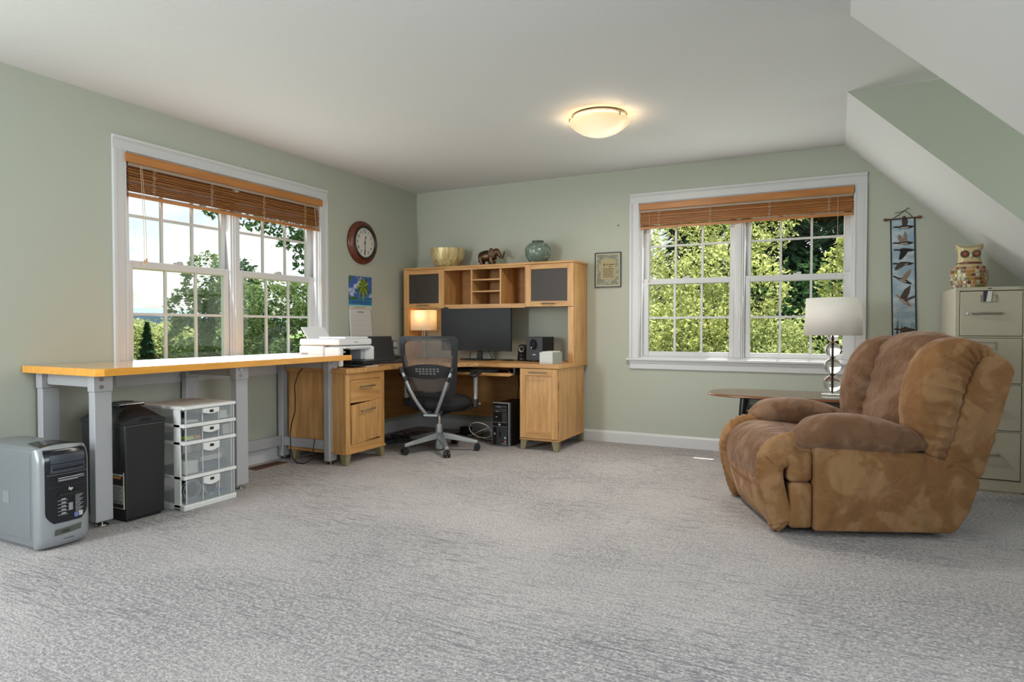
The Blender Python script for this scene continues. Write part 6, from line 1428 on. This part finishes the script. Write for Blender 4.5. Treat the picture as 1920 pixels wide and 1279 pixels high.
# calendar
t = thing('wall_calendar', 'wall calendar with a palm beach picture hanging below the clock', 'calendar', (.0, -.927, 1.24))
y0, y1 = -1.089, -.764
pic = MB().box(.003, y0, 1.232, .006, y1, 1.542).build('picture_page', mat('cal_sky', '3E62A8', .4, var=('C9D4E4', 7, (1, 1, 1.4), .50, .62)), t)
MB().box(.0062, y0, 1.272, .0068, y1, 1.345).build('sea', mat('cal_sea', '2F7FA8', .4, var=('235A96', 6, (1, 1, 6), .4, .6)), pic)
MB().box(.0062, y0, 1.258, .0068, y1, 1.272).build('surf', mat('cal_surf', '8CC4CC', .4), pic)
MB().box(.0062, y0, 1.232, .0068, y1, 1.258).build('sand', mat('cal_sand', 'D6CDB8', .5), pic)
MB().prism([(y0, 1.335), (y0+.05, 1.352), (y0+.11, 1.34), (y0+.15, 1.322), (y0, 1.322)], 'x', .0069, .0073).build('island', mat('cal_island', '3E6B34', .5), pic)
MB().prism([(y0+.18, 1.36), (y0+.19, 1.36), (y0+.205, 1.44), (y0+.197, 1.44)], 'x', .0069, .0073).build('palm_trunk', mat('cal_trunk', '4A4A2A', .5), pic)
pg = [mat('cal_palm_a', '4E6B1E', .5), mat('cal_palm_b', '8C9A34', .5)]
pc = (y0+.197, 1.445)
for k in range(15):
    a = 2*PI*k/15 + .1; L = .085 + .02*(k % 3); e = (pc[0]+L*math.cos(a), pc[1]+L*math.sin(a)-.02*(1-math.sin(a)))
    nx, nz = -math.sin(a), math.cos(a); mid = (pc[0]+L*.5*math.cos(a), pc[1]+L*.5*math.sin(a))
    MB().prism([pc, (mid[0]+nx*.013, mid[1]+nz*.013), e, (mid[0]-nx*.013, mid[1]-nz*.013)], 'x', .0074+.0001*k, .0078+.0001*k).build('palm_frond', pg[k % 2], pic)
for k in range(6):
    MB().prism([(y0, 1.54-.012*k), (y0+.07-.01*k, 1.538-.01*k), (y0, 1.525-.012*k)], 'x', .0069, .0073).build('palm_frond', pg[0], pic)
MB().prism([(y0+.03, 1.242), (y0+.24, 1.246), (y0+.22, 1.251), (y0+.10, 1.249)], 'x', .0069, .0072).build('shadow_log', mat('cal_shadow', '5A5446', .6), pic)
def page(u, v):
    z = 1.231 - .318*v; return (.004 + .012*math.sin(v*PI*.5)**2 + .010*v*(u-.3)**2 + .012*max(0, v-.9)*10*.3, y0 + .006*v + (y1-y0+.006*v)*u, z)
pgm = MB().grid(page, 13, 21).build('month_page', mat('cal_paper', 'CFCFCC', .7), t, smooth=True); so = pgm.modifiers.new('solid', 'SOLIDIFY'); so.thickness = .001
M_CLN = mat('cal_line', 'A3A5A8', .7)
for r_ in range(6):
    MB().grid(lambda u, v: tuple(a+b for a, b in zip(page(.06+.88*u, .18+.15*r_+.004*v), (.0016, 0, 0))), 9, 2).build('grid_line', M_CLN, t)
for c_ in range(8):
    MB().grid(lambda u, v: tuple(a+b for a, b in zip(page(.06+.88*c_/7+.003*u, .18+.75*v), (.0016, 0, 0))), 2, 12).build('grid_line', M_CLN, t)
MB().grid(lambda u, v: tuple(a+b for a, b in zip(page(.35+.3*u, .06+.04*v), (.0016, 0, 0))), 6, 3).build('month_heading', mat('cal_heading', '8A8C90', .7), t)
# framed verse
t = thing('framed_print', 'small black framed illuminated verse beside the hutch', 'picture', (2.138, -.004, 1.59))
x0, x1, z0, z1 = 2.012, 2.264, 1.430, 1.752
for b in ((x0, z0, x0+.009, z1), (x1-.009, z0, x1, z1), (x0+.009, z0, x1-.009, z0+.009), (x0+.009, z1-.009, x1-.009, z1)): MB().box(b[0], -.018, b[1], b[2], -.001, b[3]).build('frame', mat('frame_black', '1E1E16', .35), t, bevel=.0015, seg=1)
ppr = MB().box(x0+.009, -.010, z0+.009, x1-.009, -.002, z1-.009).build('sheet', mat('print_cream', 'B9B79C', .7), t)
MB().box(x0+.020, -.0112, z0+.022, x1-.020, -.0101, z1-.020).build('ornament_border', mat('print_sage_scroll', '9FA08C', .8, var=('7E8272', 30, (1, 1, 1), .45, .58)), ppr)
MB().prism([(x0+.058, z0+.075), (x1-.052, z0+.075), (x1-.052, z1-.070), (x1-.10, z1-.055), (x0+.10, z1-.055), (x0+.058, z1-.070)], 'y', -.0122, -.0113).build('verse_panel', mat('print_tan', 'A89C78', .8), ppr)
def tx(s_, size, x, z, b=.0003): text_mesh('lettering', s_, size, mat('print_ink', '2A2216', .8), ppr, frame_M((x, -.0126, z), (1, 0, 0), (0, 0, 1)), bold=b)
tx('T', .034, x0+.092, 1.632, .0012); tx('he  Jonathan', .016, x0+.150, 1.640, .0005); tx('Law', .016, x0+.150, 1.622, .0005)
rg = random.Random(9)
for r_ in range(7):
    x = x0+.083; xe = x1-.073 + (.004 if r_ == 6 else 0)
    while x < xe-.004:
        L = min(rg.uniform(.008, .026), xe-x); zt_ = 1.602-.0128*r_
        MB().box(x, -.0127, zt_-.0022, x+L, -.0123, zt_+.0026).build('lettering', MATS['print_ink'], ppr); x += L + rg.uniform(.004, .008)
tg = thing('wall_nail', 'small nail left in the wall above the framed verse', 'nail', (2.236, -.002, 1.992))
MB().cyl((2.236, .0, 1.992), (2.236, -.012, 1.992), .0022, n=8).build('shank', mat('nail_dark', '3A3028', .5, .5), tg)
MB().cyl((2.236, -.012, 1.992), (2.236, -.0145, 1.992), .0060, n=12).build('head', MATS['nail_dark'], tg)
# ceiling light
lx, ly = 2.585, -1.545
t = thing('ceiling_light', 'lit flush ceiling light with alabaster glass bowl', 'ceiling light', (lx, ly, ZC))
MB().lathe([(0, 0), (.172, 0), (.180, -.006), (.180, -.022), (.172, -.026), (0, -.026)], 56, (lx, ly, ZC-.0005)).build('pan', mat('fixture_white', 'D2D2D4', .4), t, smooth=True, ang=50)
MB().lathe([(.180, .0), (.186, -.003), (.186, -.007), (.180, -.009)], 56, (lx, ly, ZC-.0005), caps=False).build('rim', MATS['dark_bronze_rod'], t, smooth=True)
gm = bpy.data.materials.new('alabaster_glow'); gm.use_nodes = True; n = gm.node_tree; b = n.nodes['Principled BSDF']
b.inputs['Base Color'].default_value = lin('E8D8B8'); b.inputs['Roughness'].default_value = .3
tc = n.nodes.new('ShaderNodeTexCoord'); vl = n.nodes.new('ShaderNodeVectorMath'); vl.operation = 'LENGTH'; mp = n.nodes.new('ShaderNodeMapping'); mp.inputs['Scale'].default_value = (1, 1, .4)
n.links.new(tc.outputs['Object'], mp.inputs[0]); n.links.new(mp.outputs[0], vl.inputs[0])
rp = n.nodes.new('ShaderNodeValToRGB'); rp.color_ramp.elements[0].position = .06; rp.color_ramp.elements[1].position = .20
rp.color_ramp.elements[0].color = (1.0, .90, .70, 1); rp.color_ramp.elements[1].color = (.86, .56, .28, 1)
n.links.new(vl.outputs['Value'], rp.inputs[0]); n.links.new(rp.outputs[0], b.inputs['Emission Color']); b.inputs['Emission Strength'].default_value = .72
MB().lathe([(.198, -.036), (.203, -.042), (.196, -.056), (.170, -.082), (.130, -.108), (.085, -.126), (.040, -.135), (0, -.137)], 64, (lx, ly, ZC), caps=False).build('glass_bowl', gm, t, smooth=True, ang=80)
for a in (R(210), R(330), R(90)):
    p = Vector((lx+.196*math.cos(a), ly+.196*math.sin(a), ZC-.035)); MB().obox(p, (.022, .012, .022), Matrix.Rotation(a, 3, 'Z')).build('clip', M_NICK, t, bevel=.002, seg=1)
o = lamp('ceiling_bowl_light', 'AREA', (0, 0, 0), (0, 0, 0), 25, (1.0, .91, .80), shape='DISK', size=.34); o.parent = t; o.location = (0, 0, -.145)
for sx in (-.07, .07):
    o = lamp('ceiling_bulb', 'POINT', (0, 0, 0), (0, 0, 0), 5, (1.0, .78, .52), shadow_soft_size=.03); o.parent = t; o.location = (sx, 0, -.062)
